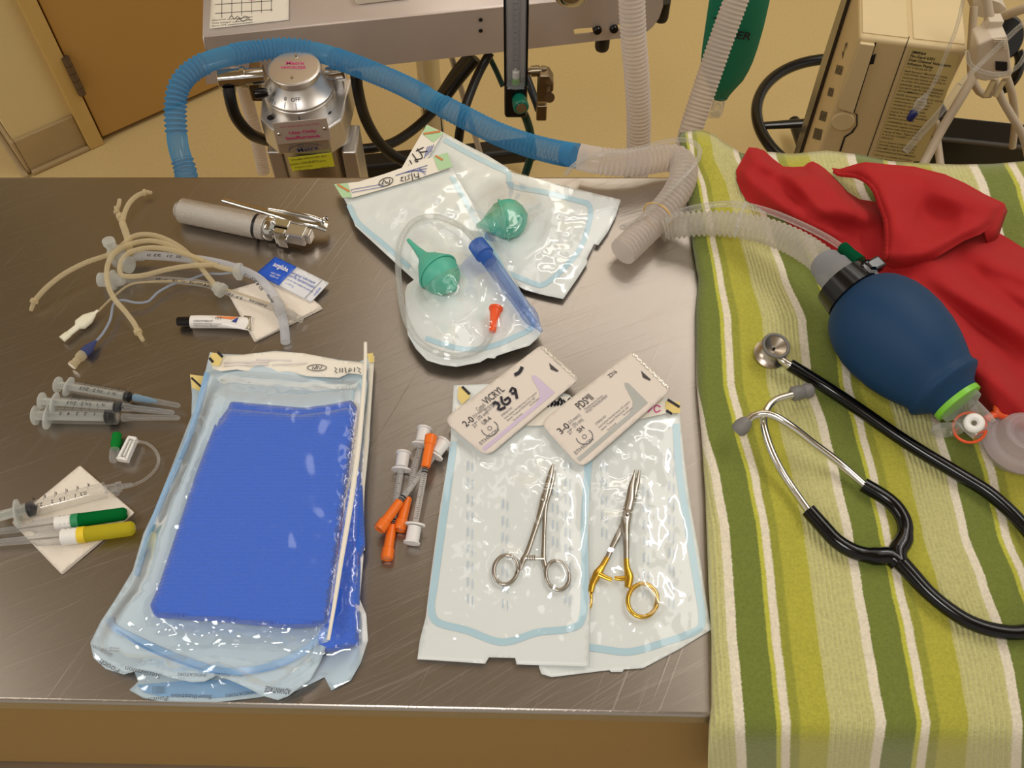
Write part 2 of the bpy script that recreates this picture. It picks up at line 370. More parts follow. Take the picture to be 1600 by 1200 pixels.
# ================================================================ pouches
M_paper = mat('pouch_paper', S(226, 231, 230), .75, bump=.12, bscale=250, var=.02)
M_bpaper = mat('towel_pouch_paper', S(196, 214, 226), .7, bump=.1, bscale=200, var=.03)
M_white = mat('white_paper_flap', S(238, 232, 218), .7, var=.02)
M_seal = mat('pale_blue_seal', S(180, 212, 226), .35, var=.03)
M_bseal = mat('blue_seal', S(140, 182, 222), .3, var=.05)
M_film = film('pouch_film', (.985, .995, .998, 1), .01, 1.8, .08, 20, .40)
M_filmb = film('towel_pouch_film', (.96, .985, 1, 1), .02, 2.4, .09, 13, .55)
M_ink = mat('dark_ink', S(30, 28, 40), .6); M_blink = mat('blue_ink', S(70, 90, 170), .6); M_gink = mat('grey_ink', S(90, 92, 98), .6)
M_fink = mat('faint_blue_print', S(196, 208, 222), .7); M_pink = mat('pink_ink', S(215, 60, 150), .6)
M_tan = mat('yellow_indicator_patch', S(228, 205, 130), .6); M_green_t = mat('green_indicator_patch', S(178, 214, 168), .6); M_or_t = mat('orange_indicator_line', S(205, 130, 70), .6)
M_steelS = mat('surgical_steel', S(178, 172, 164), .28, 1.0, var=.08, vscale=60); M_gold = mat('gold_plated_steel', S(218, 176, 70), .28, 1.0, var=.05)
def zc(z): return lambda u, v: z

# ---- the two instrument pouches -------------------------------------------------
def pouch(name_label, outline, filmpoly, z0, seals, bump_c, bump_r, bump_h, seed, smat=M_seal, wseal=11):
    c = P(sum(p[0] for p in outline)/len(outline), sum(p[1] for p in outline)/len(outline), z0)
    t = thing('sterilization_pouch', name_label, 'pouch', c, 'sterilization pouches on the table')
    zp = lambda u, v: z0+.0012*(1+nz(u, v, 90, seed))
    g = G().sheet(outline, zp, 9); g.obj('paper_backing', M_paper, t, solid=.0003)
    def zf(u, v):
        d = dpoly(u, v, filmpoly); e = sm(0, 40, d)
        h = .0008+e*.0016*(1+.8*nz(u, v, 26, seed+5)+.5*nz(u, v, 11, seed+9))
        for (cu, cv), r, hh in zip(bump_c, bump_r, bump_h): h += hh*sm(1, .25, math.hypot(u-cu, v-cv)/r)*sm(0, 22, d)
        return zp(u, v)+h
    g = G().sheet(filmpoly, zf, 5); g.obj('film_front', M_film, t)
    for s_ in seals:
        for k, (off, ww) in enumerate(((0, wseal), )):
            G().ribbon(s_, ww, lambda u, v: zp(u, v)+.0005).obj('seal_band', smat, t)
    return t, zp, zf
# left pouch (over the right one)
OR = [(880, 640), (1000, 618), (1040, 622), (1062, 628), (1063, 655), (1070, 720), (1079, 790), (1092, 860), (1104, 940), (1111, 984), (1062, 1014), (1005, 1044), (975, 1046), (972, 1050), (955, 1050), (952, 1047), (862, 1058), (846, 1053), (842, 1042), (850, 900), (870, 760)]
FR_ = [(928, 655), (1062, 650), (1069, 720), (1078, 790), (1091, 860), (1103, 940), (1109, 984), (1000, 1040), (862, 1052), (850, 1042), (880, 800)]
sR = [[(1056, 662), (1062, 740), (1076, 830), (1090, 915), (1097, 965), (1088, 985), (1040, 1003), (985, 1018), (940, 1014), (900, 1008)]]
pR, zpR, zfR = pouch('clear and white instrument pouch holding the gold handled needle holder, lower right of two', OR, FR_, T+.0006, sR, [(985, 830), (1004, 937)], [95, 60], [.006, .005], 3)
OL = [(709, 602), (760, 600), (850, 604), (890, 617), (925, 660), (926, 700), (921, 780), (920, 850), (922, 960), (920, 1042), (807, 1038), (805, 1028), (764, 1027), (758, 1037), (700, 1033), (652, 1030), (656, 1000), (665, 965), (673, 900), (688, 790), (703, 700)]
FLf = [(706, 668), (925, 665), (921, 780), (920, 850), (922, 960), (919, 1036), (700, 1028), (654, 1026), (657, 1000), (666, 965), (674, 900), (689, 790), (703, 700)]
sL = [[(709, 690), (700, 760), (690, 830), (679, 910), (674, 950), (684, 972), (730, 985), (785, 1003), (840, 988), (890, 982), (910, 965), (914, 900), (913, 820), (918, 740), (921, 690)]]
pL, zpL, zfL = pouch('clear and white instrument pouch holding the plain steel hemostat, lying over its neighbour', OL, FLf, T+.0042, sL, [(853, 800), (800, 890), (868, 897)], [90, 45, 45], [.005, .004, .004], 11)
def tri_tags(t, polys, m, z, lines=(), lm=None, lw=4):
    for p in polys: G().sheet(p, zc(z), 6).obj('indicator_patch', m, t)
    if lines:
        g = G()
        for l in lines: g.ribbon(l, lw, zc(z+.0004), smooth=False)
        g.obj('indicator_mark', lm or M_ink, t)
tri_tags(pL, [[(716, 604), (724, 604), (734, 614), (735, 620), (722, 632), (715, 622)]], M_tan, T+.0078, [[(722, 604), (734, 616)]])
g = G(); g.sheet([(712, 634), (890, 619), (910, 650), (885, 664), (712, 668)], zc(T+.0074), 10).obj('peel_flap', M_white, pL)
g = G()
for k in range(9): g.stroke([(856+k*5, 636-k*.6), (860+k*5, 622+(k % 3)*3), (864+k*5, 633-k*.5)], 3.2, T+.0080)
g.obj('handwriting', M_ink, pL)
g = G(); g.sheet([(985, 640), (1036, 622), (1044, 640), (1040, 646), (1000, 655)], zc(T+.0042), 8).obj('peel_flap', M_white, pR)
tri_tags(pR, [[(1040, 626), (1062, 628), (1063, 645), (1046, 646), (1039, 638)]], M_tan, T+.0046, [[(1043, 624), (1062, 636)], [(1041, 641), (1050, 647)]])
g = G(); g.stroke([(1032, 636), (1026, 633), (1022, 638), (1025, 644), (1032, 641)], 2, T+.0047); g.stroke([(1020, 634), (1016, 640), (1012, 644)], 2, T+.0047); g.obj('handwriting', M_pink, pR)
for t_, pr, zz in ((pL, [(735, 720, 950), (790, 780, 960), (868, 760, 840), (888, 720, 940)], T+.0066), (pR, [(945, 720, 840), (1010, 760, 930), (1050, 700, 950)], T+.0030)):
    g = G()
    for (uu, a, b) in pr:
        q = a
        while q < b:
            g.ribbon([(uu-4, q), (uu-4, q+14)], 2.2, zc(zz), smooth=False); g.ribbon([(uu+3, q+3), (uu+3, q+18)], 1.6, zc(zz), smooth=False); q += 26
    g.obj('faint_print', M_fink, t_, smooth=False)

def flat_loop(g, c, rx, ry, r, z, rot=0, a0=0, a1=360, n=40, flat=.6):
    pts = []
    for i in range(n+1):
        a = math.radians(a0+(a1-a0)*i/n); x = math.cos(a)*rx; y = math.sin(a)*ry; rr = math.radians(rot)
        pts.append(P(c[0]+x*math.cos(rr)-y*math.sin(rr), c[1]+x*math.sin(rr)+y*math.cos(rr), z))
    if abs(a1-a0) >= 360: pts = pts[:-1]+[pts[0], pts[1]]
    g.rings(pts, [r]*len(pts), 10, sy=flat)
def shank(g, pts, r, z, zs=None, flat=.55):
    W = [P(p[0], p[1], z+(p[3] if len(p) > 3 else 0)) for p in pts]; path = spline(W, n=8)
    rad = []; m = len(pts)-1
    for i in range(len(path)):
        x = i/8; k = min(int(x), m-1); rad.append(pts[k][2]+(pts[k+1][2]-pts[k][2])*(x-k))
    g.rings(path, [a*.00057 for a in rad], 12, sy=flat)
# hemostat (steel)
zh = T+.0092
hm = thing('hemostat', 'all steel curved hemostat clamp sealed in the left instrument pouch', 'forceps', P(848, 800, T+.005))
g = G(); shank(g, [(864, 725, 1.4), (861, 738, 4.0), (856, 757, 5.0), (850, 780, 5.8), (843, 805, 4.3), (834, 833, 3.7), (824, 862, 3.7), (817, 876, 4.4), (812, 890, 3)], 0, zh+.0008)
flat_loop(g, (790, 890), 18.5, 23, .0016, zh, 12); g.obj('shank', M_steelS, hm)
g = G(); shank(g, [(865, 726, 1.3), (864, 745, 3.4), (858, 768, 4.8), (852, 790, 4.0), (850.5, 820, 3.0), (849.5, 850, 3.0), (849, 872, 3.6), (852, 886, 4), (853, 896, 3)], 0, zh-.0006)
flat_loop(g, (871, 899), 18, 23, .0016, zh, -14); g.obj('shank', M_steelS, hm)
g = G(); A = P(821, 872, zh+.001); B = P(850, 873, zh+.001); g.tube([A, B], .0013, 8)
for k in range(4): q = A.lerp(B, .12+.12*k); g.box(q+Vector((0, 0, .001)), .0010, .0042, .0018)
g.obj('ratchet', M_steelS, hm)
g = G(); a = P(849, 779, zh+.0028); g.lathe(a, a+Vector((0, 0, .001)), [(0, .002), (.0006, .002), (.001, .0012)], 14); g.obj('screw', M_steelS, hm)
# needle holder (gold handles)
zn = T+.0062
nh = thing('needle_holder', 'needle holder with gold plated finger rings inside the right instrument pouch', 'forceps', P(978, 830, T+.002))
g = G(); shank(g, [(993, 734, 1.3), (990, 748, 3.2), (987, 762, 5.4), (985, 780, 7.0), (980, 800, 7.4), (977, 820, 7.2), (978, 840, 5.0), (978.5, 860, 4.0), (978.6, 873, 4.0)], 0, zn+.0010); g.obj('jaw_and_shank', M_steelS, nh)
g = G(); shank(g, [(999, 734, 1.3), (997, 748, 3.2), (993, 764, 4.6), (988, 784, 5), (980, 806, 4.8), (973, 822, 5.0), (963, 842, 4.5), (955, 858, 3.8), (949, 872, 3.8)], 0, zn-.0010); g.obj('jaw_and_shank', M_steelS, nh)
g = G(); shank(g, [(978.6, 872, 4.0), (979.5, 886, 4.2), (983, 901, 6.5), (981, 918, 4.5)], 0, zn+.0008); flat_loop(g, (1004, 938), 23, 26, .0018, zn, 8)
shank(g, [(983, 902, 4), (970, 904, 3.6), (960, 903, 3.0)], 0, zn); g.obj('handle', M_gold, nh)
g = G(); shank(g, [(949, 871, 4.0), (941, 885, 4.2), (934, 896, 6.5), (926, 912, 4.5), (923, 925, 4)], 0, zn-.0008); flat_loop(g, (901, 935), 22, 26, .0018, zn-.003, -8)
shank(g, [(936, 897, 4), (946, 902, 3.6), (956, 906, 3.2)], 0, zn); g.obj('handle', M_gold, nh)
g = G(); a = P(982, 800, zn+.005); g.lathe(a, a+Vector((0, 0, .001)), [(0, .0024), (.0006, .0024), (.001, .0015)], 16); g.obj('screw', M_steelS, nh)

# ---- suture packets ---------------------------------------------------------------
M_card = mat('suture_foil_paper', S(224, 214, 204), .5, var=.02, bump=.05); M_foil = mat('foil_edge', S(210, 205, 196), .25, .9, bump=.5, bscale=700)
def rounded(c, r=12, n=5):
    out = []; N = len(c)
    for i in range(N):
        a, b, d = Vector(c[i-1]), Vector(c[i]), Vector(c[(i+1) % N]); rr = r[i] if isinstance(r, (list, tuple)) else r
        p = b+(a-b).normalized()*rr; q = b+(d-b).normalized()*rr
        for k in range(n+1):
            t = k/n; x = p*(1-t)**2+b*2*t*(1-t)+q*t*t; out.append((x.x, x.y))
    return out
def suture(label, LB, BB, RT, TT, z, col, words, tilt):
    LB, BB, RT, TT = map(Vector, (LB, BB, RT, TT))
    t = thing('suture_packet', label, 'packet', P((LB.x+RT.x)/2, (LB.y+RT.y)/2, z), 'suture packets')
    def zf(u, v):
        s = (Vector((u, v))-LB).dot((TT-LB).normalized())/(TT-LB).length
        return z+tilt*math.sin(max(0, min(1, s))*math.pi)*.6+.0006*nz(u, v, 45, tilt*900)
    poly = rounded([tuple(LB), tuple(BB), tuple(RT), tuple(TT)], [17, 17, 9, 9])
    G().sheet(poly, zf, 7).obj('packet_body', M_card, t, solid=.0012)
    def uv(s, w): a = LB.lerp(TT, s); b = BB.lerp(RT, s); return a.lerp(b, w)
    def tx(g, body, s0, w0, s1, w1, h, th=0): a, b = uv(s0, w0), uv(s1, w1); g.textP(body, a, b, max(zf(*a), zf(*b))+.0005, h, th)
    gi, gg, gc = G(), G(), G()
    for kind, body, s0, w0, s1, h in words:
        tx(gi if kind == 'k' else gg, body, s0, w0, s1, w0, h, .012 if kind == 'k' else 0)
    # colour band along the lower edge widening to a wedge
    L = .0004
    cp = [uv(.03, .83), uv(.03, .90), uv(.78, .90), uv(.78, .42), uv(.76, .36), uv(.74, .42), uv(.72, .56), uv(.70, .70), uv(.66, .79), uv(.60, .83)]
    gc.sheet([tuple(p) for p in cp], lambda u, v: zf(u, v)+L, 6); gc.obj('colour_wedge', col, t)
    # needle outline: arc and ring
    cc = uv(.20, .64); a = [(cc.x+math.cos(math.radians(k))*13, cc.y+math.sin(math.radians(k))*12) for k in range(-60, 170, 12)]
    gg.ribbon(a, 1.2, lambda u, v: zf(u, v)+.0005); a = [(cc.x+math.cos(math.radians(k))*3.2, cc.y+math.sin(math.radians(k))*3) for k in range(0, 361, 24)]
    gg.ribbon(a, .9, lambda u, v: zf(u, v)+.0005)
    # small foil wedge printed at the torn end
    cp = [uv(.90, .50), uv(.93, .38), uv(.935, .62), uv(.92, .62)]; gi.sheet([tuple(p) for p in cp], lambda u, v: zf(u, v)+.0005, 5)
    gi.obj('bold_lettering', M_gink2, t, smooth=False); gg.obj('fine_lettering', M_gink, t, smooth=False)
    q = [uv(.985, .06+.88*k/16) for k in range(17)]; q = [(p.x+(1.8 if k % 2 else -.6), p.y) for k, p in enumerate(q)]
    G().ribbon(q, 3.5, lambda u, v: zf(u, v)+.0006, smooth=False).obj('torn_foil_edge', M_foil, t)
    return t, zf, uv
M_gink2 = mat('charcoal_ink', S(70, 66, 66), .6); M_lil = mat('lilac_band', S(206, 190, 214), .5); M_gband = mat('grey_band', S(176, 178, 174), .5)
common = [('g', 'STERILE EO', .34, .62, .45, 4), ('g', 'Sterile, Synthetic Absorbable Sutures, U.S.P. except for', .34, .69, .68, 3.6), ('g', 'diameter. "Trademark" ETHICON INC. 2007', .34, .75, .64, 3.6), ('g', 'Do not reuse', .38, .82, .47, 3.4), ('g', 'See instructions', .56, .80, .66, 3.4), ('g', 'ETHICON', .05, .78, .24, 6.5)]
s1, zs1, uv1 = suture('suture packet with a lilac wedge and 269 written in black marker', (692, 656), (760, 714), (905, 592), (846, 538), T+.013, M_lil,
    [('k', 'VICRYL', .33, .27, .52, 13), ('g', 'Coated', .245, .27, .32, 8), ('g', 'UNDYED BRAIDED', .28, .34, .40, 4), ('g', 'VIOLET BRAIDED', .28, .39, .42, 4), ('k', '2-0', .08, .36, .17, 12), ('g', '(3.0 metric)', .18, .32, .30, 6), ('g', '27"', .12, .46, .17, 7), ('g', '(70 cm)', .19, .41, .29, 7), ('k', 'UR-6', .19, .53, .27, 8)]+common, .0012)
g = G(); zz = zs1(800, 620)+.0010
g.stroke([(770, 632), (774, 628), (780, 633), (778, 639), (781, 640), (790, 636)], 4.2, zz); g.stroke([(783, 619), (785, 629), (791, 632), (797, 627), (794, 621), (788, 626)], 3.8, zz)
g.stroke([(797, 613), (800, 606), (805, 608), (804, 614), (799, 615)], 4, zz); g.stroke([(805, 609), (808, 623)], 4.2, zz); g.stroke([(816, 573), (812, 581), (804, 586)], 5.5, zs1(812, 580)+.001)
g.obj('marker_writing', M_ink, s1)
s2, zs2, uv2 = suture('suture packet with a plain grey wedge, right of the marked one', (843, 660), (908, 732), (1050, 608), (988, 548), T+.013, M_gband,
    [('k', "PDS*II", .33, .25, .48, 14), ('g', 'Polydioxanone Suture', .36, .31, .55, 4), ('g', 'VIOLET MONOFILAMENT', .35, .37, .58, 5), ('k', '3-0', .07, .37, .17, 12), ('g', '(2.0 metric)', .18, .33, .30, 6), ('g', '27"', .12, .46, .17, 7), ('g', '(70 cm)', .19, .42, .29, 7), ('k', 'SH', .19, .54, .25, 8), ('k', 'Z316', .70, .14, .78, 7)]+common, .0016)

# ---- folded towels in two large pouches --------------------------------------------
TW2 = [(350, 660), (540, 650), (556, 700), (566, 760), (570, 850), (563, 870), (561, 940), (560, 1006), (515, 1016), (300, 1000), (250, 960), (300, 750)]
TW1 = rounded([(352, 643), (356, 631), (410, 636), (470, 641), (510, 636), (545, 629), (555, 640), (548, 700), (534, 800), (521, 900), (509, 975), (454, 979), (340, 968), (241, 962), (234, 946), (248, 915), (276, 830), (306, 740), (336, 662)], 4, 2)
M_towel = None
def towel_mat():
    m = mat('blue_huck_towel', S(52, 108, 222), .9, var=.12, vscale=500); nt = m.node_tree; N = nt.nodes; L = nt.links; b = N['Principled BSDF']
    geo = [n for n in N if n.type == 'NEW_GEOMETRY'][0]
    wv = N.new('ShaderNodeTexWave'); wv.bands_direction = 'Y'; wv.inputs['Scale'].default_value = 95; wv.inputs['Distortion'].default_value = 3; wv.inputs['Detail'].default_value = 3; wv.inputs['Detail Scale'].default_value = 4
    L.new(geo.outputs['Position'], wv.inputs['Vector'])
    ns = N.new('ShaderNodeTexNoise'); ns.inputs['Scale'].default_value = 900; L.new(geo.outputs['Position'], ns.inputs['Vector'])
    ad = N.new('ShaderNodeMath'); ad.operation = 'ADD'; L.new(wv.outputs['Fac'], ad.inputs[0]); L.new(ns.outputs['Fac'], ad.inputs[1])
    bp = N.new('ShaderNodeBump'); bp.inputs['Strength'].default_value = .45; bp.inputs['Distance'].default_value = .0009; L.new(ad.outputs[0], bp.inputs['Height']); L.new(bp.outputs[0], b.inputs['Normal'])
    b.inputs['Sheen Weight'].default_value = .3
    return m
M_towel = towel_mat()
def towel(label, poly, z0, z1, hem):
    t = thing('folded_towel', label, 'towel', P(400, 800, z0), 'folded blue towels')
    def solid(poly, za, zb, name, rim=14):
        g = G(); zf = lambda u, v: zb-(zb-za)*.55*(1-math.sqrt(max(0, 1-(1-min(1, dpoly(u, v, poly)/rim))**2)))+.0008*nz(u, v, 60, 3)
        g.sheet(poly, zf, 7)
        # skirt down to the lower face
        edge = []; pl = [Vector(p) for p in poly]
        for a, b in zip(pl, pl[1:]+pl[:1]):
            k = max(1, int((b-a).length/7)); edge += [a.lerp(b, i/k) for i in range(k)]
        n = len(edge); top = [P(p.x, p.y, zf(p.x, p.y)) for p in edge]; bot = [Vector((q.x, q.y, za)) for q in top]
        g.add(top+bot, [(i, (i+1) % n, (i+1) % n+n, i+n) for i in range(n)]+[tuple(range(n, 2*n))])
        bm = bmesh.new(); o = g.obj(name, M_towel, t); bm.from_mesh(o.data); bmesh.ops.remove_doubles(bm, verts=bm.verts, dist=.00005); bmesh.ops.recalc_face_normals(bm, faces=bm.faces); bm.to_mesh(o.data); bm.free()
        for p_ in o.data.polygons: p_.use_smooth = True
        return o
    layer = (z1-z0)*.48
    solid([(u+(4 if hem else 0), v-4 if v < 660 and hem else v) for u, v in poly], z0, z0+layer, 'lower_fold', 8)
    solid([(u, v+7) if v < 660 and hem else (u, v) for u, v in poly], z0+layer*1.02, z1, 'upper_fold', 10)
    return t
tw2 = towel('folded blue towel in the lower pouch, showing past the right edge of the top one', TW2, T+.003, T+.020, False)
tw1 = towel('folded blue towel on top, filling the upper large pouch', TW1, T+.0245, T+.046, True)
O2 = [(297, 585), (321, 588), (328, 560), (560, 566), (584, 554), (582, 600), (577, 690), (570, 760), (566, 850), (568, 870), (562, 936), (572, 960), (575, 1000), (564, 1035), (548, 1063), (530, 1072), (518, 1079), (513, 1070), (507, 1058), (464, 1079), (401, 1090), (339, 1097), (251, 1096), (223, 1090), (202, 1078), (216, 1065), (190, 1000), (220, 850), (262, 745), (299, 650), (300, 617)]
zt2 = T+.020; zt1 = T+.046
def padz(base, high, poly, reach, under=None):
    def f(u, v):
        ins = inpoly(u, v, poly)
        d = 0 if ins else dpoly(u, v, poly)
        return base+(high-base)*(1-sm(0, reach, d))
    return f
t2 = thing('towel_pouch', 'lower of two stacked large blue edged pouches holding folded towels', 'pouch', P(400, 800, T), 'towel pouches')
def z2(u, v): return T+.0008+.0016*(1+nz(u, v, 45, 21))*sm(0, 30, dpoly(u, v, TW2) if not inpoly(u, v, TW2) else 0)
def z2f(u, v):
    d = dpoly(u, v, O2)
    return max(z2(u, v)+.0004, padz(T+.003, zt2+.0014, TW2, 60)(u, v)*sm(-6, 12, d)+(1-sm(-6, 12, d))*(z2(u, v)+.0004)) + .0012*sm(2, 20, d)*(1+nz(u, v, 14, 6))
G().sheet(O2, z2, 9).obj('paper_backing', M_bpaper, t2, solid=.0003)
G().sheet(O2, z2f, 6).obj('film_front', M_filmb, t2)
G().sheet([(214, 1070), (300, 1063), (380, 1062), (463, 1062), (460, 1073), (401, 1084), (339, 1090), (251, 1088), (225, 1082)], lambda u, v: z2(u, v)+.0008, 8).obj('seal_band', M_bseal, t2)
G().ribbon([(581, 556), (577, 620), (571, 700), (565, 780), (566, 860)], 8, lambda u, v: T+.012).obj('side_gusset', M_white, t2, solid=.0005)
tri_tags(t2, [[(297, 585), (319, 588), (314, 612), (300, 606)]], M_tan, T+.0065, [[(299, 590), (316, 606)]], lw=3)
G().ribbon([(578, 552), (581, 566)], 9, zc(T+.014), smooth=False).obj('indicator_patch', M_tan, t2)
g = G(); zz = T+.0055; g.textP('Sterilization', (331, 1086), (268, 1084), zz, 7); g.textP('Pouch', (262, 1088), (232, 1090), zz, 7); g.textP('INDICATORS', (402, 1078), (352, 1085), zz, 5)
for k in range(4): g.textP('CHANGES TO', (258, 1072+k*3), (238, 1072+k*3), zz, 2.6)
g.obj('printed_lettering', M_gink, t2, smooth=False)
# upper pouch
O1 = [(328, 550), (345, 553), (380, 554), (430, 548), (475, 552), (530, 562), (568, 566), (574, 600), (564, 690), (549, 790), (531, 890), (519, 970), (513, 1000), (500, 1035), (485, 1062), (463, 1078), (450, 1088), (434, 1094), (410, 1087), (385, 1074), (352, 1060), (338, 1056), (320, 1065), (300, 1066), (270, 1060), (235, 1049), (212, 1048), (193, 1054), (165, 1045), (146, 1028), (141, 1004), (158, 970), (178, 940), (207, 892), (224, 834), (245, 790), (262, 750), (282, 710), (299, 660), (312, 615), (322, 575)]
FP1 = [(326, 580), (360, 577), (420, 582), (480, 588), (530, 590), (572, 588), (564, 690), (549, 790), (531, 890), (519, 970), (513, 1000), (500, 1035), (470, 1060), (440, 1080), (410, 1085), (385, 1072), (352, 1058), (338, 1054), (320, 1063), (270, 1058), (235, 1047), (193, 1052), (165, 1043), (148, 1028), (143, 1004), (160, 970), (180, 940), (209, 892), (226, 834), (264, 750), (301, 660), (314, 615)]
t1 = thing('towel_pouch', 'upper large blue edged pouch full of folded blue towel, flap dated in pen', 'pouch', P(400, 800, T+.022), 'towel pouches')
def z1b(u, v):
    w = 1-sm(0, 120, 0 if inpoly(u, v, TW1) else dpoly(u, v, TW1))
    return T+.0085+.0135*w+.0035*nz(u, v, 55, 31)*(1-w)
def z1f(u, v):
    d = dpoly(u, v, FP1); ins = inpoly(u, v, TW1); dt = 0 if ins else dpoly(u, v, TW1)
    top = zt1+.0022; b = z1b(u, v)+.0008
    reach = 62+75*sm(920, 985, v)
    h = b+(top-b)*(1-sm(0, reach, dt))
    wr = .0016*nz(u, v, 22, 2)+.0012*nz(u*1.0, v*2.2, 18, 8) if not ins else .0008*nz(u, v, 30, 2)+.0009*(1-sm(0, 25, dpoly(u, v, TW1)))*nz(u, v, 9, 4)
    wr += sm(940, 990, v)*(1-sm(1035, 1060, v))*(.0042*nz(u*.30, v*1.15, 20, 15)+.0016*nz(u*.5+v*.4, v*1.2, 16, 19))*(0 if ins else 1)*sm(0, 12, dt)
    e = max(sm(0, 22, d), 1-sm(0, 14, dt))
    return b+(h+wr-b)*e
G().sheet(O1, z1b, 9).obj('paper_backing', M_bpaper, t1, solid=.0003)
G().sheet(FP1, z1f, 4.5).obj('film_front', M_filmb, t1)
def zflap(u, v): return T+.019+.004*math.sin(u/38)+.002*nz(u, v, 30, 4)
G().sheet([(328, 552), (345, 556), (380, 554), (430, 549), (475, 552), (530, 563), (568, 567), (570, 586), (555, 584), (545, 583), (530, 590), (480, 588), (450, 580), (410, 584), (370, 577), (345, 580), (332, 576)], zflap, 7).obj('peel_flap', M_white, t1, solid=.0004)
tri_tags(t1, [[(331, 551), (345, 552), (348, 558), (342, 572), (331, 570), (326, 560)]], M_tan, T+.0245, [[(340, 550), (348, 558)], [(327, 559), (333, 566)]])
def fl(u, v, k=.0012): return zflap(u, v)+k
g = G()
cc = (495, 574.5); g.ribbon([(cc[0]+15*math.cos(a*math.pi/12), cc[1]+4.8*math.sin(a*math.pi/12)) for a in range(25)], 1.1, lambda u, v: fl(u, v))
for st in ([(488, 577), (489, 572), (492, 577), (495, 571)], [(495, 577), (497, 572), (500, 577), (503, 572)], [(523, 574), (526, 577), (523, 580), (527, 583)], [(531, 575), (531, 582)], [(535, 575), (535, 582)], [(539, 574), (541, 583)], [(545, 582), (546, 575), (550, 578), (546, 580)], [(554, 574), (554, 581)], [(558, 574), (563, 577), (560, 580), (564, 583)]):
    g.ribbon(st, 1.3, lambda u, v: fl(u, v, .0014))
g.obj('handwriting', M_ink, t1)
g = G()
for k, (a, b) in enumerate((((420, 565), (350, 566)), ((420, 569), (350, 571)), ((455, 563), (400, 562)), ((480, 567), (425, 570)))): g.ribbon([a, b], 2.4, lambda u, v: fl(u, v, .0008), smooth=False)
g.obj('faint_print', mat('faint_mauve_print', S(220, 212, 210), .7), t1)
G().ribbon([(324, 582), (309, 640), (292, 692), (264, 755), (239, 815), (222, 870), (214, 900)], 9, lambda u, v: z1b(u, v)+.0005).obj('seal_band', M_bseal, t1)
G().ribbon([(172, 965), (178, 980), (215, 1000), (270, 1025), (320, 1042), (350, 1049), (400, 1046), (450, 1030), (490, 1005), (508, 985)], 11, lambda u, v: z1b(u, v)+.0012).obj('seal_band', M_bseal, t1)
G().ribbon([(181, 985), (225, 1012), (280, 1035), (330, 1050), (372, 1053), (430, 1044), (480, 1020)], 3, lambda u, v: z1b(u, v)+.0022).obj('seal_band', mat('deep_blue_seal', S(110, 160, 214), .3), t1)
G().ribbon([(571, 534), (570, 580), (562, 680), (549, 780), (534, 870), (523, 940), (513, 1000)], lambda s_: 5+3*math.sin(s_*math.pi), lambda u, v: zt1+.004).obj('side_gusset', M_white, t1, solid=.0006)
g = G()
def tz(u, v, k=.002): return z1b(u, v)+k
for body, a, b, h in (('Sterilization', (252, 1054), (197, 1041), 8), ('Pouch', (187, 1046), (158, 1030), 9), ('DUAL-PROCESS', (379, 1052), (335, 1052), 5), ('INDICATORS', (322, 1053), (278, 1051), 5), ('GOLD/BROWN', (176, 1022), (146, 1007), 5), ('TO', (168, 1014), (160, 1012), 4), ('CHANGES', (187, 1016), (171, 1015), 3), ('CHANGES', (187, 1012), (171, 1011), 3)):
    g.textP(body, a, b, max(tz(*a), tz(*b)), h)
g.textP('ADVANTAGE', (455, 1077), (415, 1072), tz(435, 1075, .003), 9, .02)
g.obj('printed_lettering', M_gink, t1, smooth=False)
# ================================================================ bulb syringe pouches
M_teal = mat('teal_rubber', S(84, 182, 158), .45, var=.03, sss=.15); M_cleart = milky('clear_tubing', S(228, 229, 226), .20, .08)
M_bluecap = milky('blue_plastic_cap', S(70, 125, 215), .5); M_bluetube = milky('pale_blue_clear_tube', S(165, 190, 235), .16, .06, .35); M_orange = mat('orange_connector', S(240, 90, 38), .35)
O4 = [(667, 195), (693, 207), (728, 226), (762, 243), (793, 262), (795, 268), (880, 290), (970, 312), (962, 338), (950, 362), (935, 383), (928, 381), (917, 404), (918, 410), (904, 432), (880, 467), (850, 461), (820, 453), (780, 430), (700, 330), (640, 268), (628, 262), (645, 232), (660, 212)]
F4 = [(692, 208), (728, 227), (762, 244), (793, 264), (880, 292), (968, 314), (950, 362), (935, 382), (918, 408), (902, 430), (878, 464), (850, 460), (820, 452), (780, 428), (700, 320), (660, 262)]
s4 = [[(694, 218), (730, 238), (770, 258), (794, 270), (800, 290), (850, 300), (905, 314), (920, 320), (922, 340), (908, 385), (880, 420), (850, 444), (835, 443), (812, 434), (790, 425)]]
p4, zp4, zf4 = pouch('clear and white pouch jutting over the far table edge, with a teal bulb syringe inside', O4, F4, T+.004, s4, [(795, 343), (756, 350)], [70, 40], [.036, .016], 41, wseal=8)
def ptags(t, tags, lines, flap, z, zlift=.0006):
    G().sheet(flap, zc(z), 9).obj('peel_flap', M_white, t)
    for p in tags: G().sheet(p, zc(z+zlift), 6).obj('indicator_patch', M_green_t, t)
    g = G()
    for l in lines: g.ribbon(l, 3, zc(z+zlift+.0005), smooth=False)
    g.obj('indicator_line', M_or_t, t)
ptags(p4, [[(666, 195), (693, 208), (677, 222), (660, 209)]], [[(662, 209), (688, 205)]], [(667, 195), (693, 207), (677, 234), (655, 268), (628, 262), (645, 232)], T+.0085)
g = G(); z_ = T+.0093
for st in ([(652, 232), (660, 246), (648, 250), (656, 256)], [(644, 240), (660, 262)], [(662, 230), (650, 236)], [(656, 238), (668, 236)], [(640, 250), (646, 262), (638, 258)]): g.stroke(st, 1.6, z_)
g.obj('handwriting', M_ink, p4)
g = G()
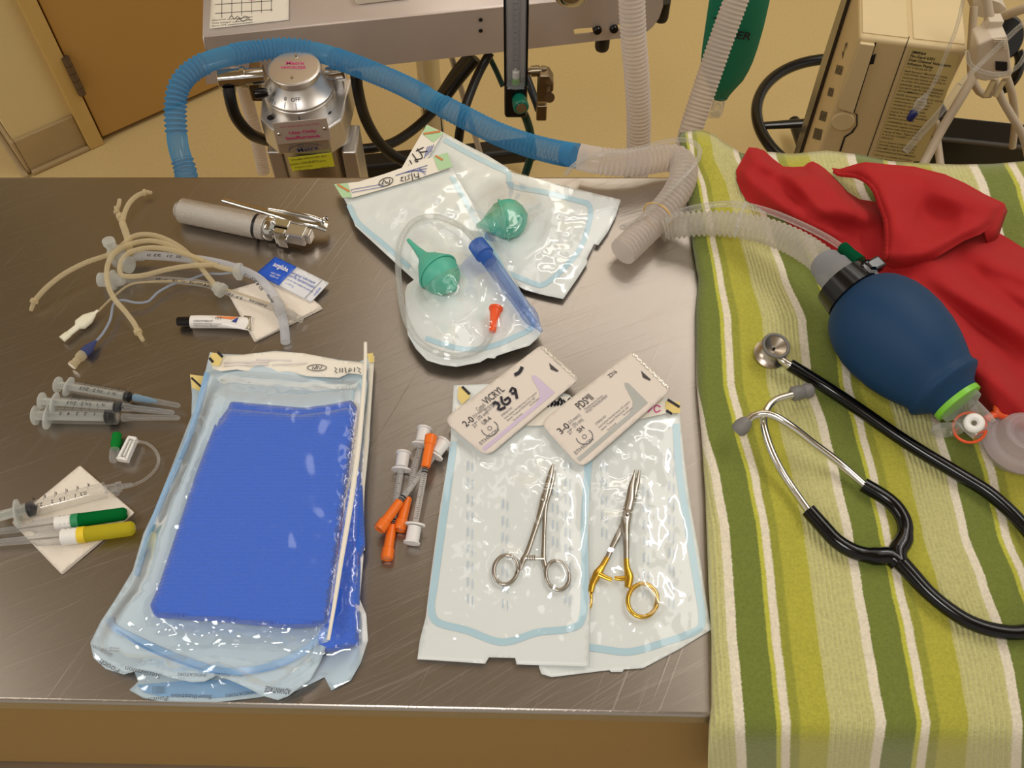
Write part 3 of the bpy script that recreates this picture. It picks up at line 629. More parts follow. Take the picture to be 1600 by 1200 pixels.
for k in range(4): g.ribbon([(663+k*3.2, 247-k*3.0), (668+k*3.2, 229-k*1.0)], 1.1, zc(z_), smooth=False)
g.obj('printed_lines', M_blink, p4, smooth=False)
def bulb(label, A, B, prof, ribt, ribr, group='teal bulb syringes'):
    A = P(*A); B = P(*B); k = pxm((A+B)/2)
    t = thing('bulb_syringe', label, 'syringe', A.lerp(B, .6)-Vector((0, 0, .02)), group)
    G().lathe(A, B, [(p[0]*k, p[1]*k) for p in prof], 32).obj('bulb', M_teal, t, auto=60)
    d = (B-A).normalized(); c = A+d*ribt*k
    G().torus(c, d, ribr*k, .0011, 48, 8).obj('seam_rib', M_teal, t)
    return t
bulb('teal rubber bulb syringe in the rear pouch, nozzle pointing left', (744, 354, T+.018), (826, 334, T+.024), [(0, 0.5), (1, 4), (10, 7), (22, 17), (34, 27), (48, 31), (60, 30), (70, 25), (78, 15), (82, 4), (83, .5)], 44, 31.5)
O3 = [(522, 288), (560, 284), (600, 272), (640, 258), (680, 244), (699, 238), (707, 262), (740, 320), (777, 393), (812, 452), (847, 514), (848, 517), (838, 530), (827, 540), (800, 548), (776, 556), (773, 560), (762, 559), (750, 566), (713, 573), (690, 570), (667, 563), (650, 545), (637, 523), (634, 490), (633, 457), (636, 445), (647, 437), (617, 410), (590, 385), (555, 353), (545, 325), (535, 305)]
F3 = [(540, 312), (590, 300), (650, 280), (706, 263), (740, 321), (777, 394), (812, 453), (846, 514), (836, 529), (800, 547), (760, 556), (713, 571), (690, 569), (668, 562), (651, 544), (639, 522), (635, 458), (638, 446), (649, 437), (617, 409), (590, 384), (556, 352)]
s3 = [[(705, 275), (725, 310), (750, 358), (780, 410), (815, 470), (832, 508), (800, 528), (770, 540), (735, 546), (700, 540), (665, 528)], [(545, 320), (560, 348), (600, 382), (640, 418)]]
# clear cut-off bottom-left edge is lifted by the tubing
p3, zp3, zf3 = pouch('clear and white pouch holding a teal bulb syringe, a looped tube and a blue tube', O3, F3, T+.0095, s3, [(700, 445), (790, 440), (660, 395), (625, 440), (770, 500), (700, 540)], [62, 60, 40, 30, 35, 40], [.034, .016, .016, .006, .010, .004], 53, wseal=8)
ptags(p3, [[(522, 288), (543, 286), (550, 308), (535, 309)], [(677, 245), (699, 238), (707, 261), (685, 266)]], [[(527, 288), (546, 299)], [(680, 243), (692, 250)]],
      [(522, 288), (560, 284), (600, 272), (640, 258), (680, 244), (699, 238), (707, 261), (650, 280), (600, 295), (550, 309), (536, 309)], T+.0145)
g = G(); z_ = T+.0155
g.ribbon([(603+11*math.cos(a*math.pi/10), 284+6.2*math.sin(a*math.pi/10)-.25*11*math.cos(a*math.pi/10)) for a in range(21)], 1.2, zc(z_))
for st in ([(597, 288), (600, 281), (604, 287)], [(604, 284), (608, 287), (609, 280)], [(626, 278), (630, 276), (626, 282), (631, 283)], [(633, 275), (634, 283)], [(636, 281), (640, 279), (637, 274), (641, 273)], [(643, 270), (645, 282)], [(647, 271), (649, 277), (655, 275)], [(653, 270), (655, 280)]): g.stroke(st, 1.3, z_)
g.obj('handwriting', M_ink, p3)
g = G(); g.ribbon([(549, 296), (600, 287), (599, 291.5), (550, 300.5), (549, 296)], .8, zc(z_), smooth=False)
for k in range(4): g.ribbon([(618+k*12, 274-k*4+0), (668-k*1, 258+k*5)], 1.0, zc(z_), smooth=False)
g.obj('printed_lines', M_blink, p3, smooth=False)
bulb('teal rubber bulb syringe in the front pouch, long nozzle pointing up and left', (637, 374, T+.026), (727, 472, T+.030), [(0, .5), (1, 2.8), (25, 5), (45, 8.5), (52, 12), (62, 20), (78, 29), (92, 32), (104, 30), (116, 23), (124, 12), (130, 7), (133, 5), (134, .5)], 88, 33)
tl = thing('suction_tube', 'looped clear suction tube with an orange connector, inside the front pouch', 'tube', P(640, 450, T+.012))
G().tube([P(u, v, z) for u, v, z in [(744, 378, T+.024), (728, 360, T+.022), (705, 346, T+.020), (675, 338, T+.018), (645, 347, T+.018), (627, 375, T+.018), (622, 413, T+.017), (627, 470, T+.016), (638, 508, T+.016), (660, 538, T+.016), (700, 555, T+.016), (735, 552, T+.017), (758, 538, T+.018), (769, 518, T+.019)]], .0029, 14).obj('tubing', M_cleart, tl)
A, B = P(769, 519, T+.019), P(777, 470, T+.022); G().lathe(A, B, [(0, .0024), (.001, .0034), (.012, .0036), (.013, .0042), (.024, .0056), (.0245, .0066), (.027, .0068), (.0275, .004)], 24).obj('connector', M_orange, tl)
bt = thing('capped_tube', 'pale blue clear tube with a blue cap and pointed end, in the front pouch', 'tube', P(795, 440, T+.012))
A, B = P(756, 396, T+.021), P(846, 518, T+.016); k = .00053*1.0; Lt = (B-A).length
G().lathe(A, B, [(0, .0075), (Lt*.75, .0068), (Lt*.76, .0078), (Lt*.84, .0070), (Lt*.97, .0018), (Lt, .0016)], 28).obj('tube_body', M_bluetube, bt)
A, B = P(744, 380, T+.022), P(766, 410, T+.021); Lc = (B-A).length
G().lathe(A, B, [(0, .007), (.001, .0092), (Lc*.6, .0095), (Lc*.62, .0072), (Lc, .0070)], 28).obj('cap', M_bluecap, bt)
A, B = P(762, 404, T+.021), P(835, 505, T+.016); G().lathe(A, B, [(0, .0042), ((B-A).length, .003)], 16).obj('inner_rod', M_bluetube, bt)

# ================================================================ laryngoscope
M_chrome = mat('chrome', S(205, 203, 200), .12, 1.0, var=.03); M_knurl = mat('knurled_steel', S(200, 194, 186), .36, 1.0, bump=.9, bscale=1400, var=.06); M_black = mat('black_rubber', S(18, 18, 20), .35); M_blackp = mat('black_plastic', S(14, 14, 16), .2)
ls = thing('laryngoscope', 'chrome laryngoscope lying on the steel, knurled handle to the left and folded blade', 'instrument', P(400, 340, T))
k = .00062; zA = T+.0135
A, B = P(276, 327, zA), P(434, 360, zA)
G().lathe(A, B, [(0, .004), (.0005, .008), (.003, .0088), (.004, .0098), (.006, .0128), (.0875, .0128), (.0876, .0122)], 40).obj('handle', M_knurl, ls)
G().lathe(A, B, [(.0872, .0126), (.0905, .0126)], 40).obj('rubber_ring', M_black, ls)
G().lathe(A, B, [(.0903, .0124), (.0975, .0124), (.0985, .0115)], 40).obj('collar', M_knurl, ls)
d = (B-A).normalized(); n_ = Vector((-d.y, d.x, 0)); q = A+d*.1035
g = G(); g.lathe(A, B, [(.0975, .0095), (.100, .0118), (.103, .0125), (.107, .0118), (.110, .008)], 32)
for s_, (da, dn, dz, r) in enumerate(((.103, .006, .009, .004), (.103, -.005, .009, .0035), (.107, .001, .010, .003))): c = A+d*da+n_*dn+Vector((0, 0, dz-.001)); g.lathe(c-Vector((0, 0, r)), c+Vector((0, 0, r)), [(0, .0002), (r*.5, r*.86), (r, r), (r*1.5, r*.86), (2*r, .0002)], 14)
g.obj('hook_ball', M_chrome, ls)
g = G(); c = A+d*.116; g.box(c+n_*.004+Vector((0, 0, .002)), .016, .010, .014, d, n_); g.box(c-n_*.006+d*.001+Vector((0, 0, -.001)), .012, .007, .018, d, n_); g.box(c-n_*.0105+d*.005-Vector((0, 0, .003)), .010, .005, .012, d, n_); g.obj('hinge_fitting', M_chrome, ls, smooth=False, bevel=.001)
g = G(); c = A+d*.133; g.box(c-n_*.001+Vector((0, 0, .001)), .020, .015, .015, d, n_); g.box(c+d*.0115+n_*.001, .006, .011, .013, d, n_); g.obj('hinge_block', mat('satin_steel', S(205, 200, 192), .3, 1.0), ls, smooth=False, bevel=.0016)
g = G(); pts = [P(u, v, z) for u, v, z in [(349, 312, T+.016), (380, 321, T+.017), (410, 329, T+.019), (440, 337, T+.020), (470, 344, T+.019), (500, 350, T+.016), (511, 354, T+.013)]]
g.tube(pts, lambda t: .0034+.0036*sm(.3, .75, t), 16, sy=.55); g.obj('blade', M_chrome, ls)
g = G(); pts = [P(u, v, z) for u, v, z in [(420, 326, T+.022), (450, 331, T+.024), (480, 337, T+.023), (508, 347, T+.018)]]; g.tube(pts, lambda t: .0016+.0014*t, 10); g.obj('blade_flange', M_chrome, ls)
g = G(); a = P(507, 348, T+.015); g.torus(a, d, .0062, .0013, 24, 8, a0=-1.2, a1=2.6); g.obj('blade_tip_rim', M_chrome, ls)

# ================================================================ gauze squares, sachet, ointment
M_gauze = mat('white_gauze', S(236, 226, 212), .95, bump=.6, bscale=700, var=.03)
def gauze(label, poly, z, n=3):
    t = thing('gauze_square', label, 'gauze', P(sum(p[0] for p in poly)/4, sum(p[1] for p in poly)/4, z), 'gauze squares')
    for k in range(n):
        pp = [(u+k*1.2*((i % 2)*2-1), v-k*1.5) for i, (u, v) in enumerate(poly)]
        G().sheet(rounded(pp, 3, 2), lambda u, v: z+.0010*k+.0007*(1+nz(u, v, 35, k+z*100)), 7).obj('gauze_layer', M_gauze, t, solid=.0006)
    return t
gauze('white gauze square partly under the blue and white sachet', [(356, 458), (398, 535), (505, 482), (440, 432)], T+.0006)
gauze('white gauze square under the green and yellow capped catheters', [(127, 730), (208, 804), (97, 898), (18, 816)], T+.0006)
sg = thing('lubricant_sachet', 'blue and white lubricant sachet lying on the gauze square', 'sachet', P(455, 437, T+.004))
zs = lambda u, v: T+.0050+.0016*(1-abs((v-437)/40))
G().sheet([(430, 401), (464, 417), (450, 431), (436, 446), (400, 427)], zs, 6).obj('blue_panel', mat('royal_blue_print', S(30, 88, 200), .35), sg, solid=.0008)
G().sheet([(464, 417), (514, 442), (486, 472), (436, 446), (450, 431)], zs, 6).obj('white_panel', mat('sachet_white', S(226, 228, 232), .35), sg, solid=.0008)
g = G(); g.textP('surgilube.', (426, 415), (449, 425), T+.0072, 9, .02); g.textP('NDC 0281', (423, 427), (437, 432), T+.0070, 3.4); g.textP('0205-12', (421, 431), (434, 436), T+.0070, 3.4); g.obj('white_lettering', mat('white_print', S(238, 238, 240), .5), sg, smooth=False)
g = G(); g.textP('surgical lubricant', (454, 427), (491, 444), T+.0068, 6); g.textP('sterile bacteriostatic', (450, 431), (491, 451), T+.0068, 6); g.textP('DO NOT USE IF OPENED OR DAMAGED', (448, 437), (488, 457), T+.0066, 3); g.textP('NET WT 5 g', (444, 442), (458, 449), T+.0064, 3.4); g.textP('surgilube', (492, 462), (502, 450), T+.0066, 5); g.obj('blue_lettering', mat('blue_print', S(40, 80, 180), .5), sg, smooth=False)
g = G(); g.ribbon([(503, 438), (476, 466)], .7, zc(T+.0068), smooth=False); g.obj('tear_line', M_gink, sg)
oi = thing('ointment_tube', 'small white ointment tube with a black cap, by the gauze', 'tube', P(335, 504, T))
A, B = P(277, 502, T+.007), P(392, 504, T+.007)
G().lathe(A, B, [(0, .0036), (.0006, .0044), (.012, .0048), (.0122, .0042), (.0135, .0042)], 28).obj('cap', M_blackp, oi)
for_z = (0, 0, .0004, .0012, .0024, .0036, .0042)
path = [A.lerp(B, t) for t in (.18, .19, .3, .5, .7, .85, 1.0)]; g = G(); n = 24; vs = []; L_ = (B-A).normalized(); W_ = Vector((-L_.y, L_.x, 0))
rw = (.004, .0062, .0064, .0064, .0066, .0070, .0082); rh = (.004, .0062, .0062, .0056, .0040, .0022, .0005)
for p, a_, b_, zu in zip(path, rw, rh, for_z):
    for k in range(n):
        th = 2*math.pi*k/n; vs.append(Vector((p.x, p.y, T+b_+.0003+zu))+W_*math.cos(th)*a_+Vector((0, 0, 1))*math.sin(th)*b_)
g.add(vs, [(i*n+k, i*n+(k+1) % n, (i+1)*n+(k+1) % n, (i+1)*n+k) for i in range(len(path)-1) for k in range(n)]+[tuple(range(n))[::-1], tuple(range((len(path)-1)*n, len(path)*n))])
g.obj('tube_body', mat('white_tube', S(236, 232, 228), .3), oi)
g = G(); g.sheet([(381, 493), (392, 494), (391, 515), (379, 513)], zc(T+.0062), 5); g.obj('crimped_end', mat('crimp_foil', S(168, 160, 140), .35, .8), oi, solid=.001)
g = G(); g.sheet([(335, 494), (372, 495), (362, 499), (345, 496.5)], lambda u, v: T+.0130-.004*sm(330, 385, u), 3); g.obj('orange_flash', mat('orange_print', S(236, 130, 50), .4), oi)
g = G(); g.sheet([(373, 495), (369, 504), (361, 502)], lambda u, v: T+.0128-.004*sm(330, 385, u), 3); g.obj('navy_triangle', mat('navy_print', S(30, 50, 130), .4), oi)
g = G(); g.textP('PURALUBE VET', (302, 498), (346, 499), T+.0126, 4.6); g.textP('OINTMENT', (302, 502.5), (332, 503), T+.0130, 3.6); g.textP('petrolatum ophthalmic ointment', (302, 506.5), (346, 507), T+.0124, 3); g.textP('STERILE OCULAR LUBRICANT', (302, 510), (340, 510.5), T+.0110, 3); g.obj('printed_lettering', M_gink2, oi, smooth=False)

# ================================================================ endotracheal tubes and the tubing lying with them
M_ylw = milky('amber_latex_tubing', S(236, 222, 186), .48, .12); M_clr = milky('clear_pvc', S(232, 230, 226), .14, .06, .4); M_frost = milky('frosted_plastic', S(232, 234, 230), .42, .15)
M_pvcw = milky('whitish_pvc', S(230, 232, 238), .5, .1)
def path(pts): return [P(*p) for p in pts]
e1 = thing('endotracheal_tube', 'clear endotracheal tube with black depth marks and a frosted connector, nearer one', 'tube', P(300, 450, T), 'endotracheal tubes')
pp = path([(190, 438, T+.010), (225, 437, T+.008), (270, 438, T+.007), (320, 444, T+.007), (355, 456, T+.008), (400, 471, T+.010), (440, 486, T+.009), (472, 500, T+.007)])
G().tube(pp, .0033, 16).obj('tube_shaft', M_clr, e1)
G().tube(path([(437, 485, T+.0092), (448, 490, T+.009), (462, 495.5, T+.008)]), lambda t: .0034+.0022*math.sin(math.pi*t), 16).obj('cuff', M_clr, e1)
g = G(); g.lathe(P(154, 437, T+.011), P(200, 438, T+.010), [(0, .0062), (.0005, .0068), (.0125, .0072), (.0130, .0098), (.0155, .0098), (.0160, .0070), (.024, .0050), (.025, .0036)], 28); g.obj('connector', M_frost, e1)
g = G()
for body, a, b, h in (('20', (252, 434), (244, 434), 5), ('18', (277, 437), (270, 436), 5), ('16', (303, 440), (296, 439), 5), ('14', (327, 445), (320, 443), 5), ('10', (365, 460), (358, 457), 5), ('3.5', (380, 465), (370, 462), 5), ('SHERIDAN', (418, 477), (391, 467), 5)): g.textP(body, a, b, T+.0145, h, .02)
for a, b in (((256, 437), (262, 437)), ((283, 439), (290, 439.5)), ((306, 442), (317, 443.5))): g.ribbon([a, b], 1.0, zc(T+.0142), smooth=False)
g.obj('depth_markings', M_ink, e1, smooth=False)
G().tube(path([(420, 474, T+.012), (340, 448, T+.010), (290, 440, T+.0105), (240, 440, T+.010), (205, 444, T+.010), (185, 457, T+.008), (170, 470, T+.006), (153, 487, T+.004)]), .0010, 8).obj('inflation_line', M_ylw, e1)
M_cream = mat('cream_plastic', S(232, 228, 204), .4)
A, B = P(153, 485, T+.006), P(97, 530, T+.006)
g = G(); g.rings([A.lerp(B, t) for t in (0, .08, .14, .3, .5, .55, .58, .82, .83, 1)], [.0015, .0018, .0035, .0068, .0070, .0048, .0034, .0034, .0040, .0042], 20, sy=.6); g.obj('pilot_balloon', M_cream, e1)
e2 = thing('endotracheal_tube', 'whitish endotracheal tube curving over the gauze, farther one of the pair', 'tube', P(320, 420, T), 'endotracheal tubes')
G().tube(path([(196, 400, T+.012), (230, 399, T+.012), (275, 402, T+.012), (330, 409, T+.013), (375, 421, T+.013), (405, 436, T+.012), (425, 458, T+.010), (438, 485, T+.013), (444, 510, T+.006), (446, 535, T+.005)]), .0044, 18).obj('tube_shaft', M_pvcw, e2)
G().tube(path([(430, 468, T+.012), (436, 482, T+.013), (440, 495, T+.011)]), lambda t: .0044+.0022*math.sin(math.pi*t), 16).obj('cuff', M_clr, e2)
g = G(); g.lathe(P(170, 400, T+.012), P(232, 400, T+.012), [(0, .006), (.002, .0075), (.006, .0078), (.0062, .0115), (.0085, .0115), (.0088, .0080), (.017, .0066), (.0172, .0052), (.034, .0050)], 26); g.obj('connector', M_frost, e2)
g = G(); g.lathe(P(176, 392, T+.020), P(170, 378, T+.032), [(0, .0045), (.009, .0045), (.0095, .0060), (.014, .0060)], 20); g.lathe(P(190, 412, T+.012), P(203, 414, T+.014), [(0, .004), (.002, .0075), (.010, .0085)], 18); g.obj('side_port', M_frost, e2)
g = G()
for body, a, b in (('24', (236, 397), (230, 397)), ('22', (252, 397), (240, 397)), ('21', (270, 399), (262, 398)), ('20', (284, 400), (276, 399)), ('ID 8.0', (412, 452), (400, 437)), ('OD 11.0', (400, 436), (383, 427)), ('sheridan', (428, 472), (419, 459))): g.textP(body, a, b, T+.0185, 5, .02)
g.obj('depth_markings', M_ink, e2, smooth=False)
M_bl = milky('pale_blue_line', S(200, 212, 232), .5, .15)
G().tube(path([(372, 425, T+.013), (345, 428, T+.010), (322, 428, T+.008), (296, 437, T+.006), (270, 444, T+.006), (245, 458, T+.006), (232, 471, T+.006), (212, 473, T+.008), (192, 469, T+.010), (178, 474, T+.010), (172, 500, T+.008), (160, 522, T+.006), (147, 536, T+.005)]), .0011, 8).obj('inflation_line', M_bl, e2)
A, B = P(150, 532, T+.006), P(112, 572, T+.006)
g = G(); g.rings([A.lerp(B, t) for t in (0, .1, .3, .5, .55)], [.0012, .0025, .0052, .0055, .004], 18, sy=.6); g.obj('pilot_balloon', milky('slate_blue_plastic', S(90, 104, 160), .6), e2)
g = G(); g.rings([A.lerp(B, t) for t in (.5, .52, .7, .72, .9, .92, 1)], [.004, .0046, .0046, .0036, .0036, .0042, .0042], 18); g.obj('valve', M_ylw, e2)
def tie(label, pts, r=.0024, ends=()):
    t = thing('latex_tie', label, 'tubing', P(pts[0][0], pts[0][1], T), 'amber latex ties')
    G().tube(path(pts), r, 12).obj('tubing', M_ylw, t)
    for a, b in ends:
        A, B = P(*a), P(*b); L_ = (B-A).length; G().lathe(A, B, [(0, r*.8), (L_*.1, r*1.5), (L_*.35, r*1.6), (L_*.4, r*.9), (L_*.95, r*.75), (L_, r*.4)], 14).obj('knotted_end', M_ylw, t)
    return t
tie('amber latex tie reaching farthest left, ending at the edge of the tangle', [(54, 470, T+.010), (72, 450, T+.014), (100, 428, T+.018), (135, 410, T+.020), (172, 397, T+.022), (190, 384, T+.024), (205, 371, T+.024), (225, 366, T+.023), (250, 370, T+.021), (280, 385, T+.018), (305, 407, T+.015), (325, 432, T+.013), (342, 452, T+.012)], ends=[((55, 466, T+.011), (48, 486, T+.004))])
tie('amber latex tie hanging down toward the big syringe trio, with a flared end', [(217, 522, T+.005), (210, 506, T+.008), (195, 486, T+.012), (178, 466, T+.016), (168, 442, T+.020), (168, 415, T+.023), (180, 394, T+.025), (205, 381, T+.025), (235, 376, T+.023), (265, 383, T+.021), (300, 400, T+.018), (340, 416, T+.017), (372, 424, T+.017)], ends=[((213, 514, T+.006), (224, 533, T+.004))])
tie('amber latex tie curling up to the far side of the tangle', [(232, 300, T+.006), (217, 304, T+.010), (203, 316, T+.014), (195, 332, T+.017), (192, 346, T+.018)], ends=[((222, 301, T+.008), (238, 301, T+.005)), ((186, 334, T+.016), (194, 356, T+.018))])
tie('short amber latex branch with a forked tip beside the curling tie', [(182, 330, T+.012), (185, 322, T+.015), (187, 312, T+.016)], .0020, ends=[((183, 334, T+.011), (180, 322, T+.014))])
tie('amber latex tie looping through the connectors in the middle of the tangle', [(320, 408, T+.018), (290, 397, T+.020), (255, 388, T+.022), (225, 388, T+.023), (200, 396, T+.022), (188, 412, T+.020), (188, 428, T+.017), (200, 432, T+.016), (225, 430, T+.017), (262, 421, T+.019), (300, 415, T+.019), (340, 414, T+.017)])
tie('straight amber latex piece rising from the far connector', [(204, 398, T+.018), (201, 378, T+.018), (196, 362, T+.018), (191, 348, T+.018)], .0034)
rg = thing('tube_collar', 'frosted ring collar where the amber ties meet the whitish tube', 'fitting', P(375, 424, T))
G().lathe(P(366, 424, T+.014), P(384, 425, T+.014), [(0, .0050), (.001, .0064), (.003, .0066), (.0031, .0085), (.0070, .0085), (.0072, .006)], 24).obj('ring', M_frost, rg)
rg = thing('tube_collar', 'frosted collar on the nearer tube at the end of the ties', 'fitting', P(343, 455, T))
G().lathe(P(335, 446, T+.012), P(352, 458, T+.010), [(0, .0035), (.001, .0052), (.006, .006), (.0065, .0072), (.011, .0072), (.0112, .0042)], 24).obj('ring', M_frost, rg)

# ================================================================ syringes, left side
M_clbar = milky('clear_barrel', S(236, 236, 234), .02, .05, .30); M_hub = milky('clear_hub', S(236, 238, 240), .10, .05, .4); M_sblue = milky('sky_blue_hub', S(150, 196, 226), .65)
def syringe(label, th, fl, b0, b1, rb, z, rub, cap=None, hubm=None, marks=('3', '2½', '2', '1½', '1', '½'), capr=.0030, thr=.0075, rot=1, full=False):
    t = thing('syringe', label, 'syringe', P(b0[0], b0[1], T), 'capped syringes laid together')
    A = P(fl[0], fl[1], z); B = P(b1[0], b1[1], z); d = (B-A).normalized(); L_ = (B-A).length
    g = G(); g.lathe(A, B, [(0, rb*.95), (.001, rb), (L_-.001, rb), (L_, rb*.6)], 28); g.obj('barrel', M_clbar, t)
    W_ = Vector((-d.y, d.x, 0)); g = G(); n = 28
    vs = [A-d*(.0008 if k2 else -.0008)+W_*math.cos(2*math.pi*k/n)*rb*1.9*(1)+Vector((0, 0, 1))*math.sin(2*math.pi*k/n)*rb*1.12 for k2 in (0, 1) for k in range(n)]
    g.add(vs, [(k, (k+1) % n, n+(k+1) % n, n+k) for k in range(n)]+[tuple(range(n))[::-1], tuple(range(n, 2*n))]); g.obj('finger_flange', M_frost, t)
    R = P(rub[0], rub[1], z); g = G(); q = R-d*.0035; g.lathe(q, q+d, [(0, rb*.8), (.0004, rb*.95), (.0016, rb*.95), (.0018, rb*.82), (.003, rb*.82), (.0032, rb*.95), (.0046, rb*.95), (.0075, rb*.15)], 28); g.obj('rubber_stopper', M_black, t)
    H = P(th[0], th[1], z); g = G(); g.lathe(H, R, [(0, thr*.95), (.0003, thr), (.0015, thr), (.0017, .0020), ((R-H).length-.003, .0020)], 24)
    g.box(H.lerp(R, .5), (R-H).length*.96, rb*1.4, .0008, d, W_); g.box(H.lerp(R, .5), (R-H).length*.96, .0008, rb*1.4, d, W_); g.obj('plunger', M_frost, t, auto=30)
    g = G(); Z = Vector((0, 0, 1)); s0 = .30; fwd = (CAM-A.lerp(B, .5)).normalized()
    for k, mk in enumerate(marks):
        f = s0+(.97-s0)*k/len(marks); p = A.lerp(R, f)+Z*(rb+.0004)
        if full: p = R.lerp(B, .06+.88*k/len(marks))+Z*(rb+.0004)
        g.text(mk, p+W_*(-rb*.15)*rot-d*.0012*rot, d*-rot, W_*-rot, None, .0034, .015)
        g.box(p+W_*rb*.55*rot+fwd*.0004, .00025, rb*.9, .0001, d, W_)
        for j in range(1, 5): g.box(p+d*j*(R-A).length*(.97-s0)/len(marks)/5+W_*rb*.75*rot-Z*rb*.2+fwd*.0005, .0002, rb*.4, .0001, d, W_)
    g.obj('graduations', M_ink, t, smooth=False)
    if cap:
        C0_ = P(cap[0], cap[1], z-.001); C1_ = P(cap[2], cap[3], z-.002); Lc = (C1_-C0_).length
        if hubm:
            g = G(); g.lathe(C0_-d*.002, C1_, [(0, .0022), (.002, capr*1.05), (Lc*.35, capr*.9), (Lc*.55, .0009)], 18); g.obj('needle_hub', hubm, t)
        g = G(); g.lathe(C0_, C1_, [(0, capr*1.25), (Lc*.12, capr*1.2), (Lc*.15, capr), (Lc*.96, capr*.8), (Lc, capr*.4)], 20); g.obj('needle_cap', M_hub, t)
        g = G(); g.lathe(C0_, C1_, [(0, .0004), (Lc*.8, .0003)], 8); g.obj('needle', M_steelS, t)
    return t
syringe('clear syringe with a sky blue needle hub, farthest of the three by the towel pouch', (89, 601), (107, 604), None or (107, 604), (203, 621), .0052, T+.009, (201, 620), (210, 621, 281, 634), M_sblue)
syringe('clear syringe between the blue hubbed one and the fat one', (64, 626), (85, 629), (85, 629), (189, 637), .0052, T+.0155, (185, 636), (192, 636, 272, 645), None)
syringe('fat clear syringe with a wide black stopper, nearest of the three', (54, 649), (76, 649), (76, 649), (184, 651), .0072, T+.0085, (172, 650), (191, 652, 281, 653), None, marks=('5', '4', '3', '2', '1'), thr=.0088)
bs = syringe('syringe lying on the gauze with a thin extension line fixed to its tip', (-14, 808), (27, 802), (27, 802), (166, 765), .0068, T+.0135, (50, 795), None, None, marks=('3', '2.5', '2', '1.5', '1', '0.5'), rot=1, full=True)
ex = thing('extension_line', 'thin clear extension line curling from the gauze to a white clamp', 'tubing', P(230, 720, T))
G().tube(path([(205, 690, T+.012), (228, 692, T+.010), (243, 704, T+.008), (248, 718, T+.006), (244, 732, T+.005), (228, 748, T+.005), (205, 759, T+.007), (172, 765, T+.012)]), .0013, 10).obj('tubing', M_clr, ex)
g = G(); g.lathe(P(162, 765, T+.0135), P(202, 758, T+.009), [(0, .003), (.002, .0036), (.009, .0036), (.0095, .0045), (.014, .0045), (.0145, .0022), (.023, .0016)], 18); g.lathe(P(176, 767, T+.010), P(186, 772, T+.004), [(0, .002), (.006, .0024)], 12); g.obj('connector', M_hub, ex)
c = P(200, 702, T+.008); Xc = (P(190, 720, T)-P(207, 684, T)).normalized(); Yc = Vector((-Xc.y, Xc.x, 0)); M_wp = mat('white_plastic', S(238, 236, 232), .35)
g = G()
for off in (-.0034, .0034): g.box(c+Yc*off, .022, .0022, .006, (Xc+Yc*off*8).normalized(), Yc)
g.box(c+Xc*.0105, .0025, .0100, .006, Xc, Yc); g.box(c-Xc*.0105, .0025, .0080, .006, Xc, Yc); g.box(c, .016, .0014, .005, Xc, Yc)
g.obj('slide_clamp', M_wp, ex, smooth=False, bevel=.0006)
gc_ = thing('needle_free_cap', 'small green and clear cap standing beside the white clamp', 'cap', P(179, 705, T))
A, B = P(183, 677, T+.006), P(176, 727, T+.006)
G().lathe(A, B, [(0, .003), (.001, .0040), (.012, .0042), (.013, .0036), (.016, .0036)], 20).obj('green_cap', milky('green_plastic', S(36, 160, 70), .8), gc_)
G().lathe(A, B, [(.0155, .0036), (.017, .0042), (.024, .0038), (.0285, .0030)], 20).obj('clear_tip', M_hub, gc_)
def catheter(label, C, D, E, colr, lab, r, z):
    t = thing('iv_catheter', label, 'catheter', P(C[0], C[1], T), 'capped intravenous catheters')
    A, B = P(D[0], D[1], z), P(C[0], C[1], z); L_ = (B-A).length
    G().lathe(A, B, [(0, r), (L_*.93, r*.93), (L_*.98, r*.7), (L_, r*.3)], 24).obj('coloured_cap', colr, t)
    Q = P(E[0], E[1], z-.002); Lq = (A-Q).length
    G().lathe(Q, A, [(0, r*.45), (Lq*.52, r*.5), (Lq*.56, r*.9), (Lq*.74, r*.95), (Lq*.76, r), (Lq, r*1.02)], 22).obj('clear_body', M_hub, t)
    G().lathe(Q, A, [(0, .0006), (Lq*.9, .0006)], 8).obj('needle', M_steelS, t)
    d = (B-A).normalized(); G().lathe(A-d*.014, A, [(0, r*1.04), (.013, r*1.05)], 24, cap=False).obj('paper_label', M_wp, t)
    G().lathe(A-d*.0015, A+d*.006, [(0, r*1.05), (.0065, r*1.04)], 24, cap=False).obj('colour_label', lab, t)
    W_ = Vector((-d.y, d.x, 0)); g = G()
    for k in range(3): g.text('14Gx2"', A-d*(.0035+k*.0036)+W_*r*.7+Vector((0, 0, r*.85)), -W_, d, None, .0022)
    g.obj('label_lettering', M_gink, t, smooth=False)
catheter('intravenous catheter with a dark green cap on the gauze', (199, 802), (115, 814), (-25, 834), milky('dark_green_cap', S(16, 130, 62), .9), mat('green_label', S(40, 140, 90), .5), .0058, T+.0095)
catheter('intravenous catheter with a yellow cap, nearest on the gauze', (211, 825), (125, 836), (-25, 850), milky('yellow_cap', S(226, 212, 60), .8), mat('yellow_label', S(236, 205, 40), .5), .0066, T+.0100)

